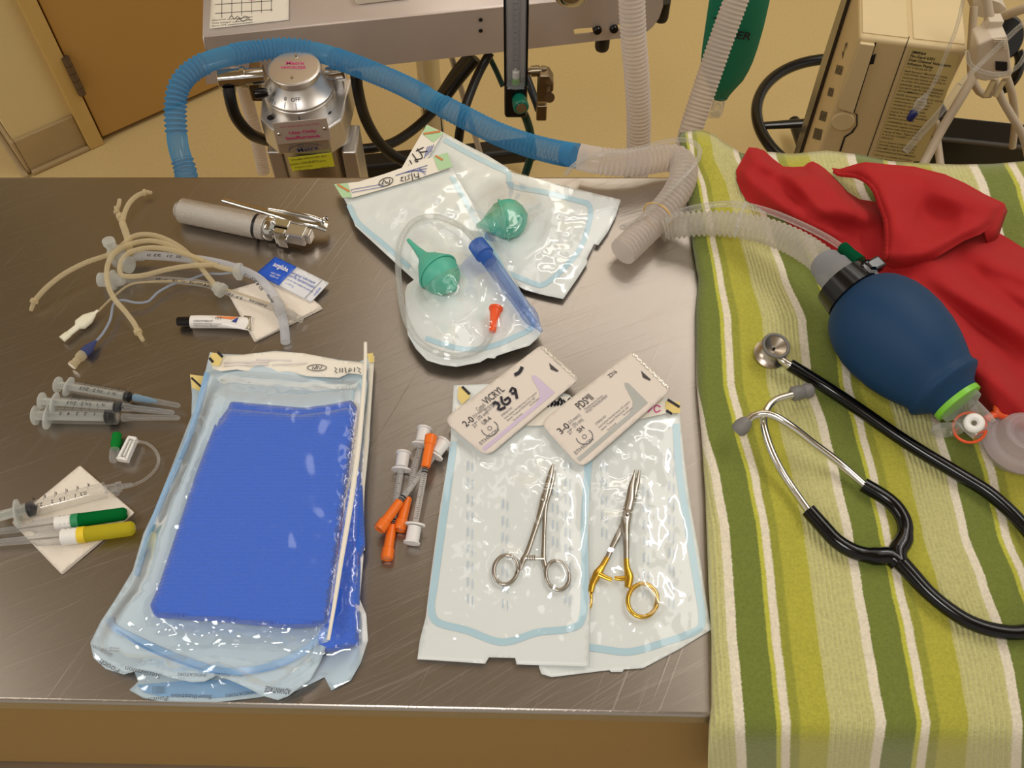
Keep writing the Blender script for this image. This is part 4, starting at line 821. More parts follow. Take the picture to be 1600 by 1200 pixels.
# ================================================================ insulin syringes
M_io = mat('orange_needle_cap', S(244, 120, 30), .35, sss=.1); M_wcap = mat('white_translucent_plastic', S(232, 230, 228), .35, sss=.2)
def insulin(label, a, b, z0, z1):
    t = thing('insulin_syringe', label, 'syringe', P((a[0]+b[0])/2, (a[1]+b[1])/2, T), 'orange capped insulin syringes')
    A, B = P(a[0], a[1], z0), P(b[0], b[1], z1); L_ = (B-A).length; u = L_/100
    G().lathe(A, B, [(0, .0046), (.0004, .0068), (.0016, .0070), (.0024, .0058), (u*15, .0056), (u*15.4, .0040)], 24).obj('plunger_cap', M_wcap, t)
    d = (B-A).normalized(); W_ = d.cross(Vector((0, 0, 1))).normalized(); Z = W_.cross(d); C_ = A+d*u*17; g = G(); n = 24
    vs = [C_+d*(k2-.5)*.0016+W_*math.cos(2*math.pi*k/n)*.0086+Z*math.sin(2*math.pi*k/n)*.0052 for k2 in (0, 1) for k in range(n)]
    g.add(vs, [(k, (k+1) % n, n+(k+1) % n, n+k) for k in range(n)]+[tuple(range(n))[::-1], tuple(range(n, 2*n))]); g.obj('finger_flange', M_wcap, t)
    G().lathe(A, B, [(u*17, .0026), (u*68, .0026)], 16).obj('barrel', milky('white_barrel', S(236, 234, 230), .5), t)
    G().lathe(A, B, [(u*63, .0022), (u*64.5, .0029), (u*66, .0024), (u*67, .0029), (u*69, .0018)], 16).obj('stopper', M_black, t)
    g = G(); up = Z if Z.z > 0 else -Z
    for k in range(22):
        p = A+d*u*(22+k*1.9)+up*.0027; g.box(p+W_*.0009*(1 if k % 5 else 0), .0003, .0016 if k % 5 else .0032, .0001, d, W_)
    g.obj('graduations', M_ink, t, smooth=False)
    G().lathe(A, B, [(u*69, .0030), (u*70, .0040), (u*90, .0043), (u*91, .0052), (u*99, .0054), (u*100, .0046), (u*99, .0030)], 20).obj('needle_cap', M_io, t)
insulin('orange capped insulin syringe leaning under the crossing one, top end farthest from camera', (664, 669), (624, 829), T+.007, T+.006)
insulin('orange capped insulin syringe on the left whose cap points straight down', (631, 707), (604, 874), T+.007, T+.0055)
insulin('orange capped insulin syringe crossing diagonally over two others', (695, 689), (592, 828), T+.010, T+.014)
insulin('insulin syringe turned the other way, its orange cap pointing up', (643, 850), (674, 680), T+.008, T+.019)
# ================================================================ striped blanket
VK = [200, 243, 293, 362, 431, 499, 599, 667, 750, 833, 910, 990, 1060, 1130, 1200, 1260]
K0 = [1049, 1054, 1067, 1075, 1084, 1089, 1092, 1106, 1129, 1143, 1149, 1154, 1161, 1167, 1170, 1168]
K1 = [1150, 1156, 1185, 1208, 1232, 1262, 1272, 1296, 1316, 1335, 1349, 1363, 1375, 1388, 1377, 1366]
K2 = [1330, 1339, 1353, 1395, 1428, 1448, 1458, 1473, 1497, 1515, 1545, 1574, 1590, 1601, 1599, 1590]
K3 = [1515, 1524, 1547, 1570, 1602, 1628, 1650, 1672, 1696, 1715, 1750, 1784, 1800, 1812, 1812, 1808]
def itp(xs, ys, x):
    if x <= xs[0]: return ys[0]
    for a, b, c, d in zip(xs, xs[1:], ys, ys[1:]):
        if x <= b: t = (x-a)/(b-a); t = t*t*(3-2*t)*.35+t*.65; return c+(d-c)*t
    return ys[-1]
LV = [200, 213, 225, 300, 319, 365, 416, 437, 482, 599, 700, 780, 900, 1000, 1100, 1140, 1200, 1260]
LU = [1066, 1060, 1062, 1074, 1075, 1079, 1087, 1091, 1087, 1088, 1097, 1102, 1106, 1111, 1111, 1107, 1106, 1106]
TU = [1050, 1062, 1085, 1098, 1115, 1135, 1160, 1195, 1240, 1290, 1340, 1394, 1440, 1497, 1550, 1600, 1700, 1900]
TV = [215, 208, 203, 203, 210, 224, 240, 237, 240, 235, 241, 252, 255, 257, 256, 252, 250, 250]
def sphase(u, v):
    ks = [2*itp(VK, K0, v)-itp(VK, K1, v), itp(VK, K0, v), itp(VK, K1, v), itp(VK, K2, v), itp(VK, K3, v)]
    ks.append(2*ks[-1]-ks[-2]); ks.append(2*ks[-1]-ks[-2])
    for i in range(len(ks)-1):
        if u < ks[i+1] or i == len(ks)-2: return i-1+(u-ks[i])/(ks[i+1]-ks[i])
def blanket_mat():
    m = mat('green_striped_terry', S(150, 170, 40), .95); nt = m.node_tree; N = nt.nodes; L = nt.links; b = N['Principled BSDF']
    uvn = N.new('ShaderNodeUVMap'); uvn.uv_map = 'UV'; sp = N.new('ShaderNodeSeparateXYZ'); L.new(uvn.outputs[0], sp.inputs[0])
    geo = [n for n in N if n.type == 'NEW_GEOMETRY'][0]
    ns = N.new('ShaderNodeTexNoise'); ns.inputs['Scale'].default_value = 700; L.new(geo.outputs['Position'], ns.inputs['Vector'])
    j = N.new('ShaderNodeMath'); j.operation = 'MULTIPLY_ADD'; j.inputs[1].default_value = .022; L.new(ns.outputs['Fac'], j.inputs[0]); L.new(sp.outputs[0], j.inputs[2])
    fr = N.new('ShaderNodeMath'); fr.operation = 'FRACT'; L.new(j.outputs[0], fr.inputs[0])
    cr = N.new('ShaderNodeValToRGB'); L.new(fr.outputs[0], cr.inputs[0]); cr.color_ramp.interpolation = 'LINEAR'
    dark, yg, wh, ol, br, li = S(114, 126, 48), S(190, 190, 66), S(232, 222, 200), S(150, 152, 52), S(178, 174, 60), S(198, 194, 126)
    st = [(0, dark), (.215, dark), (.225, yg), (.25, yg), (.262, wh), (.315, wh), (.325, ol), (.38, ol), (.40, br), (.595, br), (.605, li), (.915, li), (.93, wh), (.992, wh)]
    el = cr.color_ramp.elements; el[0].position = 0; el[0].color = dark; el[1].position = 1; el[1].color = dark
    for p, c in st[1:]: e = el.new(p); e.color = c
    # ribs woven into the light bands
    mu = N.new('ShaderNodeMath'); mu.operation = 'MULTIPLY'; mu.inputs[1].default_value = 26*2*math.pi; L.new(sp.outputs[0], mu.inputs[0])
    si = N.new('ShaderNodeMath'); si.operation = 'SINE'; L.new(mu.outputs[0], si.inputs[0])
    inl = N.new('ShaderNodeMath'); inl.operation = 'COMPARE'; inl.inputs[1].default_value = .76; inl.inputs[2].default_value = .15; L.new(fr.outputs[0], inl.inputs[0])
    rb = N.new('ShaderNodeMath'); rb.operation = 'MULTIPLY'; L.new(si.outputs[0], rb.inputs[0]); L.new(inl.outputs[0], rb.inputs[1])
    mr = N.new('ShaderNodeMapRange'); mr.inputs[1].default_value = -1; mr.inputs[2].default_value = 1; mr.inputs[3].default_value = .0; mr.inputs[4].default_value = .30; L.new(rb.outputs[0], mr.inputs[0])
    m2 = N.new('ShaderNodeMath'); m2.operation = 'MULTIPLY'; L.new(mr.outputs[0], m2.inputs[0]); L.new(inl.outputs[0], m2.inputs[1])
    mx = N.new('ShaderNodeMix'); mx.data_type = 'RGBA'; mx.inputs[7].default_value = S(216, 212, 160); L.new(m2.outputs[0], mx.inputs[0]); L.new(cr.outputs[0], mx.inputs[6])
    n2 = N.new('ShaderNodeTexNoise'); n2.inputs['Scale'].default_value = 420; n2.inputs['Detail'].default_value = 5; L.new(geo.outputs['Position'], n2.inputs['Vector'])
    m3 = N.new('ShaderNodeMix'); m3.data_type = 'RGBA'; m3.blend_type = 'MULTIPLY'; m3.inputs[0].default_value = .5
    r3 = N.new('ShaderNodeMapRange'); r3.inputs[1].default_value = .3; r3.inputs[2].default_value = .7; r3.inputs[3].default_value = .72; r3.inputs[4].default_value = 1.15; L.new(n2.outputs['Fac'], r3.inputs[0])
    L.new(mx.outputs[2], m3.inputs[6]); L.new(r3.outputs[0], m3.inputs[7]); L.new(m3.outputs[2], b.inputs['Base Color'])
    ad = N.new('ShaderNodeMath'); ad.operation = 'MULTIPLY_ADD'; ad.inputs[1].default_value = .35; L.new(rb.outputs[0], ad.inputs[0]); L.new(n2.outputs['Fac'], ad.inputs[2])
    bp = N.new('ShaderNodeBump'); bp.inputs['Strength'].default_value = .7; bp.inputs['Distance'].default_value = .0016; L.new(ad.outputs[0], bp.inputs['Height']); L.new(bp.outputs[0], b.inputs['Normal'])
    b.inputs['Sheen Weight'].default_value = .25
    return m
M_blk = blanket_mat()
BZ = T+.016
def bz(u, v):
    d = min(u-itp(LV, LU, v), (v-itp(TU, TV, u))*1.2)
    h = .016*math.sqrt(max(0, 1-(1-min(1, max(0, d)/22))**2))
    return T+.0015+h+.0022*nz(u, v, 120, 77)*sm(0, 60, d)+.0014*nz(u*2, v*.6, 60, 7)*sm(0, 60, d)
g = G(); cols = 180; rows = 190; idx = {}
yfr = {}
def yfront(x): return ext(FL, FR, x).y-.004
for i in range(rows+1):
    for j in range(cols+1):
        a = i/rows; s_ = j/cols; v = 0; u = 0
        # march down each column from the far edge to below the near edge
        u_top = itp(TU, TU, 0); 
        v = 203+(1255-203)*a
        ul = itp(LV, LU, v); ur = 2300
        e = s_**1.25; u = ul+(ur-ul)*e
        vt = itp(TU, TV, u); vv = max(v, vt) if v > vt else vt
        vv = vt+(1255-vt)*a; ul = itp(LV, LU, vv); u2 = ul+(ur-ul)*e; vt = itp(TU, TV, u2); vv = vt+(1255-vt)*a
        ul = itp(LV, LU, vv); u2 = ul+(ur-ul)*e
        p = P(u2, vv, bz(u2, vv)); yf = yfront(p.x)-.001
        if p.y < yf+.05:
            b_ = yf-.014-.006*sm(20, 120, vv-1128); yy = (p.y+b_+math.sqrt((p.y-b_)**2+.009**2))/2
            p = Y(u2, vv, yy)
        g.uv[len(g.v)] = (sphase(u2, vv), vv/200); g.v.append(p)
for i in range(rows):
    for j in range(cols):
        a = i*(cols+1)+j; g.f.append((a, a+cols+1, a+cols+2, a+1))
bl = g.obj('striped_blanket', M_blk, None, auto=180); bl.modifiers.new('thickness', 'SOLIDIFY').thickness = .0035; bl.modifiers['thickness'].offset = -1
tag(bl, 'green striped terry blanket covering the right end of the table', 'blanket')

# ================================================================ red cloth
M_red = mat('red_cotton', S(172, 18, 22), .85, bump=.15, bscale=900, var=.04); 
RA = [(1170, 230), (1182, 231), (1194, 235), (1208, 248), (1224, 260), (1240, 261), (1256, 260), (1263, 254), (1270, 252), (1280, 257), (1291, 265), (1311, 285), (1325, 300), (1342, 311), (1366, 315), (1390, 320), (1470, 330), (1550, 350), (1556, 361), (1575, 372), (1600, 388), (1680, 430), (1720, 560), (1690, 700), (1640, 710), (1600, 690), (1545, 650), (1500, 600), (1440, 520), (1400, 470), (1360, 430), (1320, 402), (1290, 385), (1256, 366), (1225, 345), (1195, 330), (1167, 314), (1158, 300), (1151, 282), (1150, 266), (1160, 248)]
def ridge(u, v, a, b, w, h):
    ax, ay = a; bx, by = b; dx, dy = bx-ax, by-ay; t = max(0, min(1, ((u-ax)*dx+(v-ay)*dy)/(dx*dx+dy*dy)))
    d = math.hypot(u-ax-t*dx, v-ay-t*dy); return h*math.exp(-(d/w)**2)*math.sin(max(.12, min(1, .15+t*2.2, .15+(1-t)*2.2))*math.pi/2)
RID = [((1165, 250), (1215, 262), 17, 0.011), ((1215, 262), (1345, 330), 23, 0.024), ((1240, 320), (1380, 345), 17, 0.014), ((1180, 300), (1290, 360), 19, 0.011), ((1270, 262), (1330, 305), 12, 0.011),
       ((1400, 440), (1600, 640), 25, 0.031), ((1420, 410), (1640, 540), 28, 0.031), ((1500, 390), (1680, 470), 23, 0.024), ((1530, 560), (1640, 690), 28, 0.024), ((1380, 370), (1500, 420), 21, 0.011), ((1470, 520), (1600, 700), 15, 0.016), ((1150, 262), (1240, 330), 12, .010), ((1230, 275), (1300, 345), 10, .009), ((1450, 470), (1560, 560), 11, .014), ((1550, 440), (1700, 520), 13, .014), ((1260, 345), (1330, 375), 9, .008)]
def ra(u, v):
    z = BZ+.0035+.005*(1+nz(u, v, 55, 61))
    for r in RID: z += ridge(u, v, *r)
    return z-.0*v
def rz(u, v):
    d = dpoly(u, v, RA); return BZ+.003+(ra(u, v)-BZ-.003)*sm(-2, 16, d)
rc = thing('red_cloth', 'crumpled red cotton cloth heaped behind the blue resuscitator bag', 'cloth', P(1400, 380, T+.02))
G().sheet(RA, rz, 6).obj('cloth_body', M_red, rc, auto=180)
RB = [(1299, 262), (1303, 268), (1311, 274), (1335, 276), (1352, 285), (1363, 298), (1370, 317), (1376, 332), (1380, 345), (1381, 368), (1380, 389), (1378, 402), (1383, 412), (1400, 420), (1418, 424), (1440, 414), (1462, 403), (1507, 376), (1532, 366), (1556, 350), (1561, 336), (1571, 319), (1566, 316), (1538, 303), (1508, 286), (1476, 272), (1428, 260), (1390, 257), (1352, 253), (1338, 256), (1325, 260), (1312, 264)]
def rb_(u, v):
    z = T+.052+.004*nz(u, v, 60, 9)
    z += ridge(u, v, (1375, 280), (1420, 390), 26, .010)+ridge(u, v, (1440, 290), (1560, 325), 22, .010)-ridge(u, v, (1430, 330), (1500, 350), 22, .008)+ridge(u, v, (1420, 400), (1540, 345), 14, .006)
    d = dpoly(u, v, RB); z -= .007*(1-sm(0, 14, d)); z -= .022*sm(1360, 1300, u); z -= .014*sm(395, 425, v)
    return z
G().sheet(RB, rb_, 5).obj('folded_flap', M_red, rc, auto=180)
g = G(); hp = [(1303, 266), (1313, 272), (1336, 275), (1354, 284), (1366, 298), (1373, 317), (1379, 333), (1383, 346), (1384.5, 368), (1384, 389), (1383, 408)]
g.ribbon(hp, lambda t: 7, lambda u, v: rb_(u, v)+.0012+.0006*math.sin((u+v)*.9)); g.obj('stitched_hem', M_red, rc, solid=.0012)
# the flap hangs down at its far-right side to the body
g = G(); q1 = [(1571, 319), (1566, 332), (1560, 342), (1556, 352), (1540, 362)]; n = len(q1)
tp = [P(u-3, v-1.5, rb_(u-3, v-1.5)-.0008) for u, v in q1]; bt_ = [P(u+2, v+7+(12 if i > 1 else 4), T+.028) for i, (u, v) in enumerate(q1)]
g.add(tp+bt_, [(i, i+n, i+n+1, i+1) for i in range(n-1)]); g.obj('fold_side', M_red, rc, solid=.0008)

# ================================================================ resuscitator bag
M_bag = mat('blue_silicone_bag', S(8, 54, 92), .6, spec=.35, var=.08, vscale=14, bump=.05); M_corrc = milky('clear_corrugated_hose', S(232, 228, 218), .42, .14)
rs = thing('resuscitator_bag', 'blue hand squeezed resuscitator bag with a black collar lying on the striped blanket', 'resuscitator', P(1420, 545, BZ))
A, B = P(1334, 461, T+.066), P(1501, 633, T+.060); k = pxm((A+B)/2); L_ = (B-A).length; K = L_/240
prof = [(2, 49), (5, 55), (12, 64), (22, 73), (35, 80), (52, 86.5), (75, 90.5), (100, 91), (130, 87), (155, 80), (175, 72), (190, 65), (197, 64), (201, 66), (205, 66), (209, 61), (214, 53), (222, 43), (232, 38)]
kk = .00052
G().lathe(A, B, [(t*K, r*kk) for t, r in prof], 64).obj('bag', M_bag, rs, auto=75)
G().lathe(A, B, [(-34*K, 44*kk), (-33*K, 47*kk), (-6*K, 51*kk), (0, 52*kk), (1*K, 50*kk), (6*K, 46*kk)], 56).obj('inlet_collar', M_blackp, rs)
G().lathe(A, B, [(228*K, 38*kk), (229*K, 41*kk), (237*K, 41*kk), (238*K, 38*kk)], 56).obj('green_ring', mat('lime_green_ring', S(130, 205, 60), .4), rs)
G().lathe(A, B, [(234*K, 35*kk), (246*K, 34*kk), (250*K, 24*kk), (278*K, 24*kk), (290*K, 22*kk)], 36).obj('neck_connector', M_hub, rs)
d = (B-A).normalized(); q = P(1522, 661, T+.078)
g = G(); n_ = (CAM-q).normalized(); n_ = (n_+Vector((-.2, -.1, .3))).normalized(); g.torus(q, n_, .0050, .0030, 32, 10); g.obj('white_valve_disc', M_wp, rs)
q = P(1512, 672, T+.045); g = G(); g.lathe(q-d*.010+Vector((-.012, -.006, 0)), q+Vector((-.018, -.012, -.002)), [(0, .012), (.003, .0125), (.0045, .0125)], 30); g.obj('clear_side_disc', M_hub, rs)
g = G(); g.torus(P(1515, 668, T+.048), (-.35, -.35, .9), .0125, .0012, 40, 8); g.obj('orange_ring', M_orange, rs)
# patient valve
c = P(1584, 700, T+.030); M_dome = milky('clear_polycarbonate', S(228, 214, 218), .42, .06)
z0 = Vector((c.x, c.y, BZ+.001))
G().lathe(z0, z0+Vector((0, 0, 1)), [(0, .016), (.002, .018), (.012, .020), (.018, .0285), (.022, .0300)], 48).obj('valve_housing', M_hub, rs)
G().lathe(z0+Vector((0, 0, .022)), z0+Vector((0, 0, 1)), [(0, .0300), (.004, .0305), (.007, .0295), (.009, .0270), (.0092, .0215), (.016, .0200), (.0185, .0180), (.0187, .0110), (.026, .0095), (.028, .0080), (.0285, .0001)], 56).obj('valve_dome', M_dome, rs)
g = G(); g.torus(z0+Vector((0, 0, .0310)), (0, 0, 1), .0245, .0007, 48, 8); g.torus(z0+Vector((0, 0, .0405)), (0, 0, 1), .0155, .0006, 48, 8); g.obj('dome_rings', M_hub, rs)
G().lathe(z0+Vector((.018, 0, .048)), z0+Vector((.03, .002, .048)), [(0, .0075), (.004, .009), (.02, .009), (.021, .006)], 28).obj('patient_port', M_dome, rs)
g = G(); q = P(1567, 640, T+.052); g.torus(q, (0.1, -.3, 1), .0058, .0028, 28, 10); q2 = P(1583, 640, T+.050); g.lathe(q2-Vector((0, 0, .002)), q2+Vector((0, 0, .003)), [(0, .0036), (.005, .0036)], 16)
g.tube([P(1540, 655, T+.050), P(1552, 648, T+.051), P(1560, 646, T+.051)], .0032, 10, sy=.6); g.obj('orange_cap', M_orange, rs)
# oxygen inlet on the collar
g = G(); g.lathe(P(1316, 386, T+.070), P(1352, 417, T+.078), [(0, .0048), (.001, .0058), (.012, .0054), (.022, .0062), (.026, .0062)], 20); g.obj('green_nipple', milky('dark_green_plastic', S(10, 100, 66), .85, .08), rs)
g = G(); g.box(P(1362, 418, T+.085), .022, .012, .010, d.cross(Vector((0, 0, 1))), d); g.lathe(P(1352, 412, T+.088), P(1366, 428, T+.090), [(0, .003), (.01, .003)], 14); g.obj('inlet_block', M_blackp, rs, smooth=False, bevel=.002)
g = G(); g.tube([P(1352, 416, T+.094), P(1360, 424, T+.095), P(1368, 424, T+.094), P(1374, 434, T+.094)], .0014, 8); g.obj('clear_clip', M_hub, rs)
G().lathe(P(1288, 410, T+.058), P(1325, 448, T+.066), [(0, .0142), (.002, .0152), (.012, .0152), (.0125, .0172), (.036, .0178)], 36).obj('hose_cuff', milky('grey_clear_cuff', S(176, 178, 186), .6), rs)
hh = thing('reservoir_hose', 'short clear corrugated hose running into the black collar of the resuscitator', 'hose', P(1180, 370, BZ), 'clear corrugated hoses')
pts = path([(1034, 358, T+.017), (1050, 354, T+.019), (1080, 350, T+.026), (1120, 349, T+.034), (1160, 353, T+.040), (1200, 362, T+.046), (1240, 378, T+.052), (1270, 396, T+.057), (1292, 414, T+.060)])
G().corr(pts, .0134, .0032, .0054, 20).obj('corrugated_tube', M_corrc, hh)
ox = thing('oxygen_line', 'thin clear oxygen line strapped along the corrugated hose by the red cloth', 'tubing', P(1180, 330, BZ))
pts = path([(1042, 346, T+.036), (1060, 332, T+.040), (1100, 322, T+.050), (1150, 319, T+.057), (1200, 330, T+.064), (1250, 350, T+.068), (1290, 370, T+.070), (1318, 388, T+.071)])
G().tube(pts, .0030, 12).obj('tubing', M_clr, ox)
tp_ = thing('hose_clip', 'thin clear strap round the oxygen line and the corrugated hose', 'clip', P(1160, 340, BZ))
g = G(); g.tube(path([(1166, 316, T+.062), (1161, 326, T+.064), (1156, 340, T+.064), (1152, 355, T+.060), (1149, 368, T+.048)]), .0014, 8); g.obj('strap', M_hub, tp_)

# ================================================================ stethoscope
M_stb = mat('glossy_black_tubing', S(6, 6, 9), .16, spec=.4); M_alu = mat('polished_aluminium', S(222, 220, 214), .16, 1.0, var=.03); M_ear = mat('grey_rubber_eartip', S(120, 118, 116), .5); M_satin = mat('satin_chestpiece', S(190, 180, 166), .3, 1.0, var=.05)
st = thing('stethoscope', 'black tubed stethoscope with steel chestpiece sprawled over the striped blanket', 'stethoscope', P(1380, 750, BZ))
z = BZ+.001
tube_pts = [(1234, 570, z+.014), (1262, 587, z+.010), (1300, 611, z+.007), (1350, 645, z+.007), (1400, 680, z+.007), (1450, 712, z+.007), (1500, 742, z+.007), (1550, 774, z+.007), (1600, 822, z+.007), (1640, 880, z+.007), (1650, 930, z+.007), (1630, 975, z+.007), (1595, 988, z+.007), (1555, 985, z+.007), (1515, 972, z+.007), (1480, 950, z+.007), (1450, 925, z+.007), (1425, 898, z+.007), (1405, 876, z+.007), (1396, 866, z+.007)]
G().tube(path(tube_pts), lambda t: .0057+.0010*sm(.90, .99, t), 20).obj('tubing', M_stb, st)
def yb(pts, name): G().tube(path(pts), lambda t: .0064+.0012*(1-t) if t < .3 else .0062, 20).obj(name, M_stb, st)
yb([(1404, 880, z+.007), (1390, 869, z+.007), (1365, 869, z+.007), (1335, 862, z+.007), (1308, 846, z+.007), (1288, 825, z+.007), (1263, 797, z+.008)], 'tube_branch')
yb([(1404, 880, z+.007), (1402, 862, z+.007), (1413, 842, z+.007), (1414, 818, z+.007), (1402, 795, z+.007), (1382, 777, z+.007), (1349, 757, z+.008)], 'tube_branch')
G().tube(path([(1264, 799, z+.008), (1240, 765, z+.010), (1218, 730, z+.014), (1202, 695, z+.018), (1193, 660, z+.022), (1198, 640, z+.023), (1212, 625, z+.022), (1240, 616, z+.019)]), .0033, 16).obj('ear_tube', M_alu, st)
G().tube(path([(1351, 758, z+.008), (1310, 722, z+.012), (1270, 692, z+.020), (1235, 665, z+.030), (1208, 649, z+.032), (1190, 646, z+.030), (1176, 650, z+.028), (1166, 659, z+.026)]), .0033, 16).obj('ear_tube', M_alu, st)
g = G(); g.lathe(P(1236, 616, z+.019), P(1276, 608, z+.015), [(0, .0040), (.002, .0064), (.009, .0066), (.012, .0055), (.016, .0070), (.020, .0062), (.0225, .003), (.023, .0008)], 24); g.obj('ear_tip', M_ear, st)
g = G(); g.lathe(P(1170, 655, z+.027), P(1152, 674, z+.020), [(0, .0036), (.003, .0058), (.008, .0072), (.013, .0068), (.0155, .0046), (.0152, .0025), (.012, .0022)], 24); g.obj('ear_tip', M_ear, st)
q = P(1201, 556, z); ax = Vector((.10, -.12, 1)).normalized()
G().lathe(q, q+ax, [(0, .0125), (.0006, .0146), (.004, .0150), (.0050, .0128), (.0075, .0090), (.011, .0075), (.0125, .0088), (.0165, .0112), (.019, .0122), (.020, .0118), (.0195, .0100), (.0140, .0030), (.0138, .0001)], 48).obj('chestpiece', M_satin, st)
g = G(); g.torus(q+ax*.0195, ax, .0114, .0016, 48, 10); g.obj('bell_rim', mat('grey_rubber_rim', S(110, 106, 100), .45), st)
g = G(); g.tube([q+ax*.010+Vector((.006, -.002, 0)), P(1222, 563, z+.014), P(1238, 573, z+.014)], .0036, 14); g.obj('stem', M_alu, st)
g = G(); cc_ = q+ax*.0142; g.lathe(cc_, cc_+ax, [(0, .0014), (.0004, .0014)], 14); g.obj('sound_hole', M_dark, st)

# ================================================================ breathing hoses
M_blueh = milky('blue_corrugated_hose', S(96, 184, 236), .42, .12)
M_wh = milky('white_clear_hose', S(232, 222, 214), .55, .18)
bh = thing('breathing_hose', 'blue corrugated breathing hose arching over the vaporizer', 'hose', P(600, 140, .6), 'anaesthesia breathing hoses')
ypl = [(296, 320, 'y', .90), (290, 269, 'y', .95), (278, 225, 'y', .98), (274, 165, 'y', 1.02), (285, 126, 'y', 1.05), (318, 100, 'y', 1.08), (362, 86, 'y', 1.11), (405, 79, 'y', 1.135), (450, 75, 'y', 1.145), (500, 83, 'y', 1.14), (530, 93, 'y', 1.12), (575, 110, 'y', 1.09), (625, 131, 'y', 1.06), (675, 157, 'y', 1.02), (725, 183, 'y', .985), (775, 208, 'y', .95), (820, 225, 'y', .92), (860, 236, 'y', .895), (890, 242, 'y', .872)]
G().corr([PX(p) for p in ypl], .0155, .0036, .0068, 18, smooth_bits=((.085, .125), (.262, .31), (.455, .50), (.70, .735))).obj('corrugated_tube', M_blueh, bh)
g = G(); g.lathe(PX((886, 241, 'y', .876)), PX((910, 245, 'y', .858)), [(0, .0135), (.001, .0150), (.020, .0150), (.021, .0135)], 28); g.obj('end_cuff', M_blueh, bh)
wh = thing('breathing_hose', 'white corrugated hose bent back onto the steel, rubber band round it', 'hose', P(1040, 300, T), 'anaesthesia breathing hoses')
wp = [(905, 245, T+.030), (930, 250, T+.030), (965, 254, T+.029), (1000, 253, T+.028), (1030, 248, T+.027), (1052, 247, T+.026), (1066, 256, T+.027), (1068, 275, T+.027), (1058, 300, T+.024), (1040, 325, T+.020), (1018, 350, T+.017), (996, 372, T+.017), (973, 394, T+.017)]
G().corr([P(*p) for p in wp], .0148, .0018, .0050, 18, smooth_bits=((0, .09),)).obj('corrugated_tube', M_wh, wh)
sl = thing('sampling_line', 'thin clear line looped above the bent white hose', 'tubing', P(1040, 240, T+.02))
G().tube(path([(884, 272, T+.012), (895, 260, T+.030), (915, 247, T+.044), (950, 240, T+.050), (1000, 232, T+.050), (1040, 221, T+.050), (1075, 219, T+.050), (1092, 231, T+.050), (1091, 248, T+.052), (1078, 266, T+.052), (1055, 290, T+.048), (1030, 315, T+.042), (1005, 338, T+.034), (980, 352, T+.022), (971, 355, T+.016), (978, 356, T+.012), (995, 349, T+.012)]), .0024, 12).obj('tubing', M_clr, sl)
rbn = thing('rubber_band', 'yellowish rubber band holding the thin line to the bent white hose', 'band', P(1035, 330, T))
g = G(); a = P(1028, 338, T+.022); dd = (P(1040, 325, T)-P(1018, 350, T)).normalized(); g.torus(a, dd, .0165, .0008, 40, 6, ex=1.0); g.obj('band', mat('yellow_rubber', S(222, 180, 100), .5), rbn)
for lab, pts in (('white corrugated hose hanging straight down beside the steel shelf', [(985, -60, 'y', .98), (987, 0, 'y', .97), (990, 60, 'y', .96), (995, 120, 'y', .95), (998, 180, 'y', .94), (997, 240, 'y', .93), (992, 300, 'y', .91), (985, 380, 'y', .88)]),
                 ('white corrugated hose slanting down in front of the green bag', [(1172, -60, 'y', 1.04), (1150, 0, 'y', 1.02), (1128, 60, 'y', 1.0), (1109, 115, 'y', .98), (1092, 165, 'y', .96), (1078, 210, 'y', .94), (1066, 270, 'y', .92), (1055, 340, 'y', .90)])):
    o = thing('breathing_hose', lab, 'hose', PX(pts[3]), 'anaesthesia breathing hoses')
    G().corr([PX(p) for p in pts], .0158, .0016, .0052, 18).obj('corrugated_tube', M_wh, o)
# ================================================================ anaesthesia machine behind the table
def YP(y): return lambda u, v: Y(u, v, y)
M_shelf = M_steel2; M_blackh = mat('black_hose_rubber', S(16, 15, 15), .4); M_dkgreen = mat('dark_green_hose', S(12, 62, 50), .4); M_brass = mat('dull_nickel', S(150, 135, 112), .32, 1.0); M_mag = mat('magenta_print', S(205, 60, 130), .5)
M_label = mat('aluminium_label', S(212, 200, 190), .4, .3); M_yell = mat('yellow_sticker', S(232, 232, 60), .5); M_navy = mat('navy_print2', S(30, 50, 110), .5)
am = thing('machine_shelf', 'stainless shelf of the wheeled anaesthesia cart behind the table, with a paper chart on it', 'shelf', (0, 1.3, 0))
A = P(321, 58, .732); B = P(1036, -14, .732); Xd = (B-A).normalized(); Nd = Vector((Xd.y, -Xd.x, 0)); Bk = -Nd; Ls = (B-A).length
def onp(u, v, off=0.0):
    "point of the shelf's front plate seen at (u,v)"
    d = ray(u, v); t = ((A-CAM).dot(Nd)+off)/d.dot(Nd); return CAM+d*t
def pl2(p): return Vector(((p-A).dot(Xd), p.z))
pts = [pl2(onp(*q)) for q in ((321, 58), (1036, -14), (1036, 10), (1030, 28), (1020, 42), (1008, 52), (996, 57), (700, 91), (322, 132))]
holes = [[pl2(onp(*q)) for q in h] for h in ([(896, 47), (900, 45), (928, 43), (939, 44), (939, 49), (928, 51), (898, 54)], [(956, 42), (962, 39), (985, 37), (985, 44), (962, 47), (956, 46)])]
allv = list(pts); es = [(i, (i+1) % len(pts)) for i in range(len(pts))]
for h in holes: o0 = len(allv); allv += h; es += [(o0+i, o0+(i+1) % len(h)) for i in range(len(h))]
v2, e2_, f2 = delaunay_2d_cdt(allv, es, [], 1, 1e-6)[:3]
g = G(); W3 = [A+Xd*p.x+Vector((0, 0, p.y-A.z)) for p in v2]; ff = []
